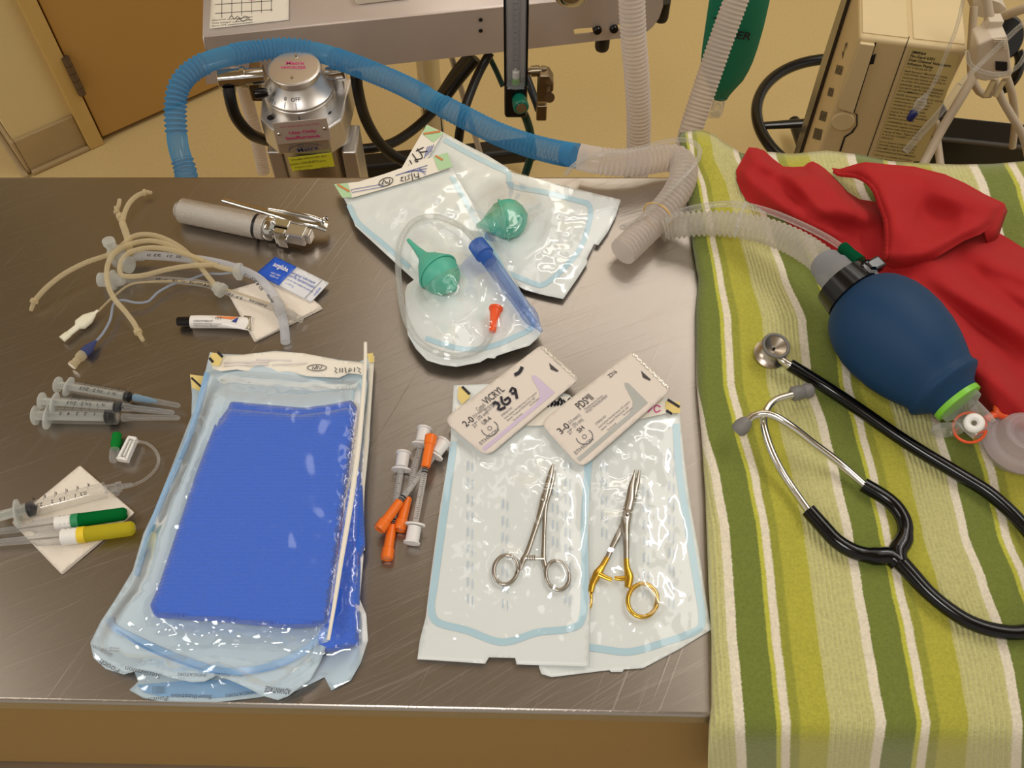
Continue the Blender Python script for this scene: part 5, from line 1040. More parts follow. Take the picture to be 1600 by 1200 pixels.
for f in f2:
    cx = sum(v2[i].x for i in f)/len(f); cy = sum(v2[i].y for i in f)/len(f)
    if any(inpoly(cx, cy, [tuple(q) for q in h]) for h in holes): continue
    a_, b_, c_ = [W3[i] for i in f[:3]]; ff.append(tuple(f) if (b_-a_).cross(c_-a_).dot(Nd) > 0 else tuple(f)[::-1])
g.add(W3, ff); g.obj('front_plate', M_shelf, am, solid=.002, smooth=False)
g = G(); pr = [(0, -.006), (.0015, -.002), (.005, 0), (.42, 0)]
vs = []
for s_ in (-.004, Ls): vs += [A+Xd*s_+Bk*a_+Vector((0, 0, b_+.001)) for a_, b_ in pr]
g.add(vs, [(i, i+4, i+5, i+1) for i in range(3)]); g.obj('shelf_top', M_shelf, am, solid=.002)
g = G(); vs = [A+Xd*s_+Bk*a_+Vector((0, 0, b_)) for a_ in (0, .42) for s_, b_ in ((-.004, 0), (-.006, -.02), (0.0, -.055))]
g.add(vs, [(0, 3, 4, 1), (1, 4, 5, 2)]); g.obj('side_flange', M_shelf, am, solid=.002)
for u_, v_ in ((751, 31), (751, 48)): q = onp(u_, v_, .001); G().lathe(q, q+Nd, [(0, .0032), (.0006, .0032)], 16).obj('screw_hole', M_dark, am)
for u_, v_ in ((933, 46), (959, 44)):
    q = onp(u_, v_); g = G(); g.lathe(q-Nd*.004, q+Nd, [(0, .007), (.008, .007), (.010, .0055)], 18); g.obj('bolt_head', M_blackp, am)
ch = thing('paper_chart', 'white paper maintenance chart with a ruled grid on the shelf', 'paper', P(390, 10, .734))
zz = .7345; G().sheet([(334, -70), (452, -70), (451, 31), (327, 45)], zc(zz), 12).obj('sheet', M_white, ch, solid=.0004)
g = G()
for k in range(6): g.ribbon([(347+k*15.5, -60), (346.5+k*15.5, 28-k*2)], .8, zc(zz+.0004), smooth=False)
for k in range(6): g.ribbon([(336, 21-k*14), (426, 15-k*14)], .8, zc(zz+.0004), smooth=False)
for k, (s_, ln) in enumerate((('Machine', 50), ('Date changed', 62), ('Date end', 55))): a = (332, 33+k*4.3); g.textP(s_, a, (332+[21, 29, 21][k], 33+k*4.3-2.5), zz+.0004, 3.6); g.ribbon([(332+[23, 31, 23][k], 33+k*4.3-2.5), (395, 26+k*4.3)], .6, zc(zz+.0004), smooth=False)
for st_ in ([(358, 29), (362, 24), (366, 30), (371, 25), (376, 30), (382, 25), (390, 28)], [(368, 34), (374, 29), (380, 34), (386, 29), (393, 32)]): g.stroke(st_, .9, zz+.0004)
g.obj('printed_grid', M_gink2, ch, smooth=False)
G().sheet([(370, -40), (415, -40), (412, -4), (392, 2), (376, -6)], zc(zz+.0003), 8).obj('pink_stamp', mat('pale_pink_ink', S(232, 196, 200), .7), ch)
wb = thing('white_monitor_base', 'corner of a white plastic device resting on the shelf', 'device', P(600, -10, .734))
g = G(); g.prism([P(u_, v_, .7345) for u_, v_ in rounded([(540, -60), (700, -78), (640, -2), (556, 8)], 6, 3)], (0, 0, .012)); g.obj('base_shell', mat('cream_shell', S(226, 216, 196), .4), wb, bevel=.002)
cu_ = thing('chrome_canister', 'rounded chrome canister bottom hanging before the shelf', 'canister', Y(892, -10, 1.14))
q = Y(892, -16, 1.14); g = G(); g.lathe(q+Vector((0, 0, -.018)), q+Vector((0, 0, 1)), [(0, .006), (.002, .014), (.006, .021), (.012, .0245), (.020, .0255), (.08, .0255)], 36); g.obj('cup', M_chrome, cu_)
for lab, (u_, v_), hh_ in (('black rubber bumper under the shelf plate, between the slots', (941, 68), .022), ('black rubber bumper at the right end of the shelf plate', (1034, 18), .03)):
    o = thing('rubber_bumper', lab, 'bumper', onp(u_, v_), 'shelf bumpers'); q = onp(u_, v_, -.02)
    g = G(); g.lathe(q+Vector((0, 0, -hh_*.6)), q+Vector((0, 0, 1)), [(0, .006), (.003, .0105), (.008, .012), (hh_*1.3, .012)], 24); g.obj('bumper_body', M_blackh, o)
# pole, struts and wheel base
pm = thing('machine_pole', 'chrome upright pole carrying the shelf, above a black caster', 'pole', P(668, 190, .2))
q = Y(668, 96, 1.62); g = G(); g.lathe((q.x, q.y, .10), (q.x, q.y, .73), [(0, .024), (.60, .024)], 32); g.obj('column', M_chrome, pm)
g = G(); g.box(Vector((q.x, q.y, .085)), .46, .05, .04, (1, .15, 0), (-.15, 1, 0)); g.obj('base_bar', M_blackh, pm, smooth=False, bevel=.01)
g = G(); c_ = Y(690, 205, 1.50); c_.z = .045; g.lathe(c_-Vector((.014, 0, 0)), c_+Vector((.014, 0, 0)), [(0, .034), (.003, .04), (.025, .04), (.028, .034)], 32); g.obj('caster_wheel', M_blackp, pm)
g = G(); a_, b_ = Y(706, 90, 1.45), Y(757, 262, 1.40); g.tube([a_, b_], .0055, 12); g.obj('strut', mat('pale_strut', S(205, 196, 180), .4), pm)
def hose(label, pts, r, m, name='gas_hose', cat='hose', grp='black rubber hoses of the machine'):
    o = thing(name, label, cat, PX(pts[0]), grp); G().tube([PX(p) for p in pts], r, 14, step=.008).obj('hose_body', m, o); return o
hose('black hose dropping from the left port of the vaporizer', [(357, 138, 'y', 1.07), (361, 160, 'y', 1.06), (370, 185, 'y', 1.06), (390, 208, 'y', 1.07), (412, 218, 'y', 1.10), (440, 225, 'y', 1.14)], .0085, M_blackh)
hose('black hose dropping from the right side of the vaporizer and crossing another', [(556, 116, 'y', 1.12), (560, 145, 'y', 1.12), (571, 185, 'y', 1.13), (592, 222, 'y', 1.14), (620, 246, 'y', 1.15), (660, 262, 'y', 1.16)], .0085, M_blackh)
hose('black hose curving low from the vaporizer base up toward the pole', [(515, 236, 'y', 1.13), (552, 234, 'y', 1.20), (590, 230, 'y', 1.22), (620, 220, 'y', 1.25), (655, 195, 'y', 1.30), (690, 160, 'y', 1.34), (715, 128, 'y', 1.36), (745, 92, 'y', 1.37)], .0085, M_blackh)
hose('black hose between the pole and the flowmeter, nearer the flowmeter', [(766, 82, 'y', 1.30), (750, 110, 'y', 1.28), (735, 145, 'y', 1.24), (722, 185, 'y', 1.2), (715, 230, 'y', 1.18)], .0075, M_blackh)
hose('black hose passing behind the flowmeter to the nickel valve', [(822, 118, 'y', 1.16), (832, 145, 'y', 1.14), (838, 160, 'y', 1.13), (842, 172, 'y', 1.12)], .006, M_blackh)
hose('black hose slanting just right of the pole under the shelf', [(735, 84, 'y', 1.42), (712, 112, 'y', 1.44), (690, 145, 'y', 1.46), (668, 178, 'y', 1.48)], .0085, M_blackh)
hose('dark green hose hanging under the flowmeter knob', [(812, 165, 'y', 1.10), (822, 185, 'y', 1.10), (829, 210, 'y', 1.10), (830, 240, 'y', 1.09), (820, 275, 'y', 1.08)], .0062, M_dkgreen, grp='green hoses of the machine')
hose('dark green hose slanting down from the shelf behind the black hoses', [(764, 88, 'y', 1.46), (775, 110, 'y', 1.44), (786, 135, 'y', 1.42)], .005, M_dkgreen, grp='green hoses of the machine')
o = thing('breathing_hose', 'pale corrugated hose hanging behind the left side of the vaporizer', 'hose', Y(400, 200, 1.30), 'anaesthesia breathing hoses')
G().corr([PX(p) for p in [(372, 112, 'y', 1.20), (378, 128, 'y', 1.30), (388, 165, 'y', 1.33), (400, 210, 'y', 1.32), (412, 270, 'y', 1.30)]], .0120, .0014, .005, 16).obj('corrugated_tube', M_wh, o)
# vaporizer
yv = 1.10; c0 = Y(456, 106, yv); vx = c0.x; kz = pxm(c0)
vp = thing('vaporizer', 'silver anaesthetic vaporizer with a tilted round dial and a yellow inspection sticker', 'vaporizer', (vx, yv, .3))
M_sil = mat('satin_silver', S(222, 218, 214), .34, .85, var=.04); zt = c0.z; U = Vector((0, 0, 1)); O = Vector((vx+.003, yv, zt))
def rot(p): return p
G().lathe(O-U*.014, O+U, [(0, .030), (.003, .0345), (.012, .0365), (.0135, .0368), (.0145, .0355), (.0148, .033), (.0146, .0001)], 64).obj('dial_cap', M_sil, vp)
G().lathe(O-U*.0005, O+U, [(0, .0325), (.0010, .0325)], 56).obj('cap_plate', mat('grey_cap_plate', S(150, 140, 134), .4, .6), vp)
g = G(); g.text('Matrx', O+Vector((-.012, .006, .0010)), (1, 0, 0), (0, 1, 0), .026, .007, .02); g.text('VAPORIZER', O+Vector((-.019, -.003, .0010)), (1, 0, 0), (0, 1, 0), .036, .006, .02); g.obj('cap_lettering', M_mag, vp, smooth=False)
for dy in (-.022, .024): G().lathe(O+Vector((0, dy, .0008)), O+Vector((0, dy, 1)), [(0, .0026), (.0012, .0022)], 12).obj('cap_screw', M_chrome, vp)
G().lathe(O-U*.037, O+U, [(0, .0475), (.001, .0488), (.003, .0488), (.0035, .0478), (.022, .0325), (.024, .0315)], 64).obj('dial_cone', M_sil, vp)
G().lathe(O-U*.060, O+U, [(0, .0500), (.0215, .0500), (.0225, .0490)], 64).obj('dial_collar', M_sil, vp)
# scale on the cone: ticks and numbers wrapped round it
g = G(); sl_ = Vector((0, 0, .0265)); 
def cone(a, s_):   # angle from the front, 0..1 up the cone
    r = .0480-(.0480-.0325)*s_; return O+Vector((math.sin(a)*r, -math.cos(a)*r, -.0335+.0175*s_))+Vector((math.sin(a), -math.cos(a), .6))*.0006
def tick(a, s0, s1, w_=.0007):
    p, q_ = cone(a, s0), cone(a, s1); t_ = Vector((math.cos(a), math.sin(a), 0)); g.add([p-t_*w_/2, p+t_*w_/2, q_+t_*w_/2, q_-t_*w_/2], [(0, 1, 2, 3)])
for a_, s1_ in ((-.30, .40), (.06, .40), (-.66, .25), (-.76, .3), (-.86, .22), (-.95, .4), (-1.03, .3), (-1.10, .25), (-1.17, .35)): tick(a_, .02, s1_)
for a_, tx_, h_ in ((-.30, '0', .0055), (.06, 'OFF', .0055), (-.80, '.5', .0055), (-1.0, '1', .005), (-1.14, '2', .005)):
    t_ = Vector((math.cos(a_), math.sin(a_), 0)); up_ = (cone(a_, 1)-cone(a_, 0)).normalized(); g.text(tx_, cone(a_, .5)-t_*(.0020*len(tx_)), t_, up_, None, h_, .01)
p = O+Vector((.004, -.0505, -.054)); g.add([p, p+Vector((.0016, 0, 0)), p+Vector((.0012, 0, .012)), p+Vector((.0004, 0, .012))], [(0, 1, 2, 3)])
g.obj('dial_scale', M_ink, vp, smooth=False)
zb = zt-.0605
oc = [(-.058, -.036), (-.036, -.060), (.040, -.060), (.060, -.038), (.066, .05), (-.064, .05)]
g = G(); g.prism([Vector((vx+.005+a_, yv+b_, zb-.045)) for a_, b_ in oc], (0, 0, .047)); g.obj('top_block', M_sil, vp, smooth=False, bevel=.003)
for dx in (-.036, .036):
    g = G(); q = P(423 if dx < 0 else 512, 184 if dx < 0 else 175, zb+.002); g.lathe(q, q+U, [(0, .0052), (.0008, .0052)], 20); g.obj('bolt_recess', M_dark, vp)
g = G(); g.lathe((vx+.008, yv, zb-.24), (vx+.008, yv, zb), [(0, .058), (.195, .058), (.1955, .0595), (.200, .0595), (.2005, .0585), (.215, .0585)], 64); g.obj('body_cylinder', mat('brushed_silver_body', S(176, 168, 160), .34, 1.0, var=.06), vp)
# plates and stickers on the front
yf = yv-.0625
def quad(g, cs, y): 
    g.add([Y(u_, v_, y) for u_, v_ in cs], [(0, 1, 2, 3)]); return g
quad(G(), [(433, 226), (517, 218), (510, 185), (426, 193)], yf-.0015).obj('warning_plate', M_label, vp, smooth=False, solid=.0012)
def ty(g, s_, a_, b_, y, h, th=0):
    p, q_ = Y(*a_, y), Y(*b_, y); X_ = q_-p; g.text(s_, p, X_, Vector((-X_.z, 0, X_.x)), X_.length, h, th)
g = G(); ty(g, 'For Veterinary Use Only', (439, 200), (499, 194), yf-.003, .0030, .01); ty(g, 'Use Only', (452, 210), (495, 206), yf-.003, .0052, .035); ty(g, 'Isoflurane', (448, 218.5), (500, 214), yf-.003, .0056, .035); g.obj('warning_lettering', M_mag, vp, smooth=False)
for u_, v_ in ((435.5, 210), (507, 201)): q = Y(u_, v_, yf-.0028); G().lathe(q, q+Vector((0, -1, 0)), [(0, .0026), (.001, .0018)], 12).obj('plate_screw', M_chrome, vp)
g = G(); ty(g, 'Matrx', (466, 238), (499, 233), yf-.001, .0075, .02); ty(g, 'MIDMARK ANIMAL HEALTH', (455, 246), (516, 238), yf-.001, .0022); g.obj('maker_lettering', M_navy, vp, smooth=False)
g = G(); cpt = Y(480, 234, yf-.001); n_ = 26
for k in range(n_):
    a0 = math.radians(20+k*300/n_*.55); a1 = math.radians(20+(k+1)*300/n_*.55); w0 = .0004+.0010*math.sin(math.pi*k/n_)
    e = lambda a_, rr: cpt+Vector((math.cos(a_)*.026*rr, 0, math.sin(a_)*.011*rr+math.cos(a_)*.003)); g.add([e(a0, 1), e(a1, 1), e(a1, 1+w0*60), e(a0, 1+w0*60)], [(0, 1, 2, 3)])
g.obj('logo_swoosh', M_navy, vp, smooth=False)
quad(G(), [(457, 268), (523, 260), (518, 239), (450, 247)], yf-.0012).obj('inspection_sticker', M_yell, vp, smooth=False, solid=.0006)
g = G(); ty(g, 'SYSTEMS SPECIALTIES, INC.', (455, 251.5), (511, 244.5), yf-.0024, .0028, .01); ty(g, '215-542-9292', (472, 254.5), (497, 251.5), yf-.0024, .0022); ty(g, 'INSPECTION DUE 11/2013', (454, 258.5), (509, 252), yf-.0024, .0027, .01); ty(g, 'INSPECTED', (461, 263), (488, 260), yf-.0024, .0024); ty(g, 'C.Rowan', (462, 268.3), (484, 265.5), yf-.0024, .0034); ty(g, '11/2012', (495, 265), (515, 262), yf-.0024, .0034); g.obj('sticker_lettering', M_ink, vp, smooth=False)
# ports
g = G(); a_, b_ = Y(341, 124, 1.08), Y(412, 118, 1.09); L1 = (b_-a_).length; g.lathe(a_, b_, [(0, .0112), (.001, .0128), (L1*.50, .0128), (L1*.505, .0146), (L1*.60, .0146), (L1*.605, .0118), (L1*.9, .0112), (L1, .010)], 32); g.lathe(Y(357, 132, 1.08), Y(357, 142, 1.08), [(0, .0105), (.010, .0105)], 20); g.obj('inlet_port', M_chrome, vp)
g = G(); g.box(Y(402, 128, 1.13), .02, .04, .04); g.obj('port_block', M_brass, vp, smooth=False, bevel=.003)
g = G(); a_, b_ = Y(512, 116, 1.12), Y(536, 112, 1.12); g.lathe(a_, b_, [(0, .010), ((b_-a_).length, .010)], 24); g.box(Y(532, 112, 1.125), .016, .016, .02); g.obj('outlet_port', M_chrome, vp)
g = G(); g.box(Y(522, 130, 1.14), .035, .03, .05); g.box(Y(534, 185, 1.13), .018, .05, .045); g.obj('mounting_bracket', M_sil, vp, smooth=False, bevel=.003)
g = G(); a_ = Y(398, 147, 1.07); g.lathe(a_, a_+Vector((.02, .004, 0)), [(0, .006), (.001, .007), (.012, .007), (.018, .005)], 20); g.obj('black_knob', M_blackp, vp)
for dx in (-.048, .062):
    g = G(); g.box(Vector((vx+.005+dx, yv-.015, zb-.12)), .022, .06, .13); g.obj('side_plate', M_sil, vp, smooth=False, bevel=.003)
# flowmeter
fm = thing('flowmeter', 'clear oxygen flowmeter tube with a green knob in front of the shelf', 'flowmeter', Y(806, 150, 1.10)); yq = 1.10
a_, b_ = Y(806, 128, yq), Y(806, -30, yq); wq = .0150; cq = a_.lerp(b_, .5); hq = (b_.z-a_.z)
g = G(); g.box(Vector((a_.x, yq+.006, a_.z+hq/2)), wq*2, .006, hq); g.obj('scale_back', mat('pale_grey_scale', S(186, 178, 178), .4), fm, smooth=False)
g = G(); g.box(Vector((a_.x-wq, yq+.002, a_.z+hq/2)), .003, .022, hq); g.box(Vector((a_.x+wq, yq+.002, a_.z+hq/2)), .003, .022, hq); g.obj('side_rail', M_blackp, fm, smooth=False)
g = G(); g.lathe((a_.x, yq-.002, a_.z), (a_.x, yq-.002, a_.z+1), [(0, .0135), (hq, .0135)], 28); g.obj('outer_tube', M_hub, fm)
g = G(); g.lathe((a_.x, yq-.002, a_.z+.004), (a_.x, yq-.002, 9), [(0, .0042), (hq*.9, .0052)], 20); g.obj('inner_tube', M_hub, fm)
g = G()
for k in range(16): g.box(Vector((a_.x-.0012, yq-.0022+.0046, a_.z+.035+k*.009)), .003 if k % 5 else .006, .0004, .0006)
g.obj('scale_marks', M_ink, fm, smooth=False)
q = Vector((a_.x, yq-.004, a_.z)); g = G(); g.lathe(q+U*.002, q+U, [(0, .0065), (.008, .0060), (.010, .003)], 20); g.obj('green_seat', mat('green_float_seat', S(120, 170, 90), .4), fm)
g = G(); g.lathe(q+U*.012, q+U, [(0, .0055), (.010, .0055), (.012, .0035)], 20); g.obj('white_seat', M_wp, fm)
g = G(); g.lathe(q+U*.023, q+U, [(0, .0002), (.0008, .0018), (.0025, .0028), (.0042, .0018), (.005, .0002)], 16); g.obj('float_ball', M_chrome, fm)
g = G(); g.box(Vector((a_.x, yq+.002, a_.z-.028)), .0330, .030, .056); g.obj('valve_body', M_blackp, fm, smooth=False, bevel=.005)
g = G(); g.lathe(Vector((a_.x, yq-.002, a_.z)), (a_.x, yq-.002, 9), [(0, .0148), (.004, .0150), (.005, .0140)], 28); g.obj('tube_rim', M_hub, fm)
k_ = Y(811, 155, yq-.014); dk = Vector((.12, -.85, .1)).normalized(); g = G(); g.lathe(k_, k_+dk, [(0, .0100), (.006, .0110), (.020, .0112), (.022, .0095)], 28); g.obj('flow_knob', mat('teal_green_knob', S(12, 112, 88), .35), fm)
g = G(); g.lathe(k_+dk*.0215, k_+dk*2, [(0, .0080), (.0012, .0076)], 28); g.obj('knob_insert', M_chrome, fm)
nv = thing('valve_fitting', 'dull nickel hose fitting with a flat round thumbscrew right of the flowmeter', 'valve', Y(845, 130, 1.10))
g = G(); a_, b_ = Y(824, 112, 1.10), Y(851, 110, 1.10); L1 = (b_-a_).length; g.lathe(a_, b_, [(0, .005), (L1*.2, .005), (L1*.21, .0075), (L1*.7, .0075), (L1*.72, .0055), (L1, .0055)], 20); g.tube([Y(846, 108, 1.10), Y(851, 108, 1.10), Y(851, 122, 1.10)], .005, 12); g.obj('elbow', M_brass, nv)
g = G(); g.prism([Y(u_, v_, 1.085) for u_, v_ in ((843, 119), (858, 119), (865, 130), (865, 142), (856, 152), (856, 160), (839, 160), (840, 134))], (0, .022, 0)); g.obj('valve_block', M_brass, nv, smooth=False, bevel=.002)
g = G(); g.box(Y(846, 172, 1.096), .015, .016, .028); g.obj('hose_nut', M_brass, nv, smooth=False, bevel=.002)
g = G(); q = Y(859, 153, 1.07); dk = Vector((.1, -.8, .35)).normalized(); g.lathe(q-dk*.02, q+dk, [(0, .003), (.016, .003), (.0165, .0072), (.0195, .0072)], 24); g.obj('thumbscrew', M_brass, nv)

# ================================================================ green breathing bag
gb = thing('breathing_bag', 'flat green rubber breathing bag hanging behind a slanting white hose', 'bag', Y(1140, 100, 1.18))
sec = [(-60, 1116, 1214), (0, 1108, 1203), (40, 1102, 1194), (75, 1097, 1184), (95, 1095, 1177), (110, 1097, 1170), (125, 1103, 1161), (138, 1108, 1148), (148, 1112, 1140), (153, 1114, 1137)]
g = G(); n = 28; vs = []
for i, (v_, ul, ur) in enumerate(sec):
    a_, b_ = Y(ul, v_, 1.18), Y(ur, v_, 1.18); c_ = (a_+b_)/2; h_ = (b_-a_)/2; t_ = .012 if i < 8 else .008
    for k in range(n): th = 2*math.pi*k/n; vs.append(c_+h_*math.cos(th)+Vector((0, math.sin(th)*t_, 0)))
g.add(vs, [(i*n+k, i*n+(k+1) % n, (i+1)*n+(k+1) % n, (i+1)*n+k) for i in range(len(sec)-1) for k in range(n)]+[tuple(range(n)), tuple(range((len(sec)-1)*n, len(sec)*n))])
g.obj('bag_body', mat('green_neoprene', S(16, 128, 98), .5), gb)
g = G(); ty(g, 'ER', (1150, 60), (1172, 63), 1.165, .013, .02); p, q_ = Y(1114, 28, 1.166), Y(1122, 29, 1.166); g.box((p+q_)/2, (q_-p).length, .0006, .0016, q_-p, (0, 1, 0)); ty(g, 'l', (1123, 18), (1126, 18), 1.166, .010, .02); g.obj('marker_lettering', M_ink, gb, smooth=False)
g = G(); g.lathe(Y(1126, 150, 1.18), Y(1117, 184, 1.18), [(0, .0095), (.008, .008), (.012, .009), (.034, .010)], 20); g.obj('clear_neck', M_hub, gb)
g = G(); g.torus(Y(1120, 168, 1.17), (0, -1, .3), .006, .0014, 24, 8); g.box(Y(1115, 180, 1.172), .02, .002, .012); g.obj('hanging_loop', M_hub, gb)

# ================================================================ infusion pump on its stand
M_pump = mat('beige_pump_shell', S(214, 192, 146), .45, var=.04, vscale=60); M_pumpl = mat('pale_pump_panel', S(222, 202, 158), .42, var=.03)
ip = thing('infusion_pump', 'beige infusion pump with a column of printed warnings, behind the red cloth', 'pump', P(1400, 120, .5))
ztp = .775; f0 = P(1343, 58, ztp); f1 = P(1513, 78, ztp); Xp = (f1-f0).normalized(); Np = Vector((Xp.y, -Xp.x, 0)); Dp = .20; wp_ = (f1-f0).length
def bx8(g, s0, s1, d0, d1, z0, z1): return g.add([f0+Xp*s-Np*d+Vector((0, 0, z-ztp)) for z in (z0, z1) for s, d in ((s0, d0), (s1, d0), (s1, d1), (s0, d1))], [(3, 2, 1, 0), (4, 5, 6, 7), (0, 1, 5, 4), (1, 2, 6, 5), (2, 3, 7, 6), (3, 0, 4, 7)])
g = G(); bx8(g, 0, wp_, 0, Dp, .40, ztp); g.obj('shell', M_pump, ip, smooth=True, bevel=.006)
def onf(u, v, off=.0015):
    d = ray(u, v); t = ((f0-CAM).dot(Np)+off)/d.dot(Np); return CAM+d*t
def tf(g, s_, a_, b_, h, th=0):
    p, q_ = onf(*a_), onf(*b_); X_ = q_-p; g.text(s_, p, X_, Np.cross(X_), X_.length, h, th)
def qf(g, cs, off=.0015): g.add([onf(u_, v_, off) for u_, v_ in cs], [tuple(range(len(cs)))]); return g
# seam, door strip and latch
g = G(); qf(g, [(1420, 57), (1421.5, 57), (1353, 252), (1351.5, 252)], .0008); g.obj('shell_seam', M_dark, ip, smooth=False)
g = G(); bx8(g, -.001, .001, -.001, .0, .40, .40); 
g = G(); g.prism([onf(u_, v_, .0002) for u_, v_ in ((1344, 64), (1367, 67), (1333, 174), (1311, 166), (1316, 140))], Np*.006); g.obj('door_panel', M_pumpl, ip, smooth=False, bevel=.0015)
g = G(); qf(g, [(1367, 66), (1369.5, 66.5), (1335, 177), (1332, 175)], .0012); qf(g, [(1333, 175), (1338, 180), (1338, 196), (1329, 207), (1319, 213), (1311, 236), (1314, 237), (1321, 215), (1333, 207), (1340, 196), (1340, 179)], .0012); g.obj('door_gap', M_dark, ip, smooth=False)
q = onf(1317, 189, .002); g = G(); g.lathe(q-Np*.001, q+Np, [(0, .017), (.003, .017), (.004, .0155)], 32); g.obj('latch_disc', M_pumpl, ip)
g = G(); qf(g, [(1361, 87), (1369, 84), (1365, 100), (1358, 101)], .0012); g.obj('keyhole', M_dark, ip, smooth=False)
g = G(); bx8(g, .004, wp_*.45, .01, .16, ztp, ztp+.0015); bx8(g, wp_*.50, wp_-.004, .01, .16, ztp, ztp+.0015); g.obj('top_ridge', M_pumpl, ip, bevel=.002)
g = G(); qf(g, [(1424, 74), (1500, 86), (1442, 252), (1362, 252)], .0009); g.obj('label_panel', mat('yellowish_label_field', S(208, 190, 130), .45), ip, smooth=False)
g = G()
def rowpts(v0, ln): u0 = 1424-(v0-82)*.355; return (u0, v0), (u0+ln, v0+ln*.155)
for s_, v0, ln, h in (('2M8064', 83, 22, .0046), ('Flo-Gard 6301', 89, 38, .0046), ('Dual Channel Volumetric', 95, 66, .0046), ('Infusion Pump', 101, 40, .0046)): a_, b_ = rowpts(v0, ln); tf(g, s_, a_, b_, h, .02)
g.obj('bold_heading', M_ink, ip, smooth=False)
g = G()
for s_, v0, ln in (('115 V 60 Hz 50 W', 106, 40), ('Read Operator\'s Manual before using', 112, 66), ('CAUTION: Federal (U.S.A.) law', 117, 66), ('restricts this device to sale by or', 122, 68), ('on order of a physician', 127, 46), ('DANGER: EXPLOSION HAZARD', 133, 68), ('DO NOT USE IN THE PRESENCE', 138, 68), ('OF FLAMMABLE ANESTHETICS', 143, 66), ('NOTE: Grounding reliability can only be', 149, 72), ('achieved when this equipment is', 154, 58), ('connected to an equivalent', 159, 56), ('receptacle marked hospital', 164, 54), ('CAUTION: Electric shock', 170, 52), ('hazard, do not remove cover', 175, 56), ('Refer servicing to qualified', 180, 58), ('service personnel', 185, 40), ('WARNING: For continued', 191, 54), ('protection against fire hazard', 196, 58), ('replace only with same type', 201, 54), ('rating of fuse. Type 0.8A', 206, 54), ('V, 5.2 mm (13/64") x 20 mm', 211, 56), ('(25/32")', 216, 18), ('Lire le manuel d\'utilisation avant', 222, 58), ('DANGER: RISQUE D\'EXPLOSION', 227, 56), ('PAS EMPLOYER EN PRESENCE', 232, 56), ('D\'ANESTHESIQUES INFLAMMABLES', 237, 60), ('NOTA: La fiabilite de la terre', 243, 58), ('peut etre garantie', 248, 56)):
    a_, b_ = rowpts(v0, ln); tf(g, s_, a_, b_, .0034, .004)
g.obj('small_lettering', M_ink, ip, smooth=False)
# left flank: dark window and printed bars
def onl(u, v, off=.001):
    d = ray(u, v); t = ((f0-CAM).dot(Xp)-off)/d.dot(Xp); return CAM+d*t
g = G(); g.add([f0-Np*a_-Xp*.006+Vector((0, 0, z_-ztp)) for a_, z_ in ((.16, .40), (.11, .40), (.13, .60), (.15, ztp+.05), (.19, ztp+.05), (.185, .60))], [tuple(range(6))]); g.obj('display_window', mat('smoked_window', S(52, 44, 38), .2), ip, smooth=False, solid=.005)
g = G()
for k, (v0, nb, h_) in enumerate(((208, 6, 17), (180, 5, 15), (143, 4, 13), (108, 5, 14))):
    for j in range(nb):
        u0 = 1272+(208-v0)*.345+j*2.1; pts_ = [onl(u0+k2, v0+(k3)*h_/2+j*.6) for k2, k3 in ((-.6+h_*.12, -1), (.5+h_*.12, -1), (.5-h_*.12, 1), (-.6-h_*.12, 1))]; g.add(pts_, [(0, 1, 2, 3)])
g.obj('printed_bars', M_ink, ip, smooth=False)
g = G(); p = onl(1316, 92); p2 = onl(1324, 68); X_ = (p2-p); g.text('2', p, X_.normalized().cross(Vector((0, 0, 0))) if False else Np*-1, Vector((0, 0, 1)), None, .024, .02); g.obj('channel_number', M_ink, ip, smooth=False)
# stand
sd_ = thing('pump_stand', 'wheeled pump stand with a black ring handle and a grey pole', 'stand', P(1330, 188, 0))
cR = P(1330, 188, .30); g = G(); g.torus(cR, (0, 0, 1), .190, .0115, 72, 14); g.obj('ring_handle', M_blackp, sd_)
for a_ in (185, 65, 305):
    g = G(); e = cR+Vector((math.cos(math.radians(a_)), math.sin(math.radians(a_)), 0))*.186
    g.rings([e, e.lerp(cR, .5), cR.lerp(e, .05)], [.009, .011, .022], 12, sy=.7); g.obj('spoke', M_blackp, sd_)
g = G(); g.lathe((cR.x, cR.y, .05), (cR.x, cR.y, 1.1), [(0, .013), (1.0, .013)], 24); g.obj('pole', mat('grey_pole', S(150, 140, 128), .35, .6), sd_)
g = G(); g.lathe((cR.x, cR.y, .02), (cR.x, cR.y, .30), [(0, .05), (.03, .04), (.05, .02), (.27, .02)], 24)
for a_ in range(0, 360, 72): e = Vector((cR.x+math.cos(math.radians(a_+20))*.28, cR.y+math.sin(math.radians(a_+20))*.28, .05)); g.tube([Vector((cR.x, cR.y, .07)), e], .014, 10)
g.obj('foot_base', M_blackp, sd_)
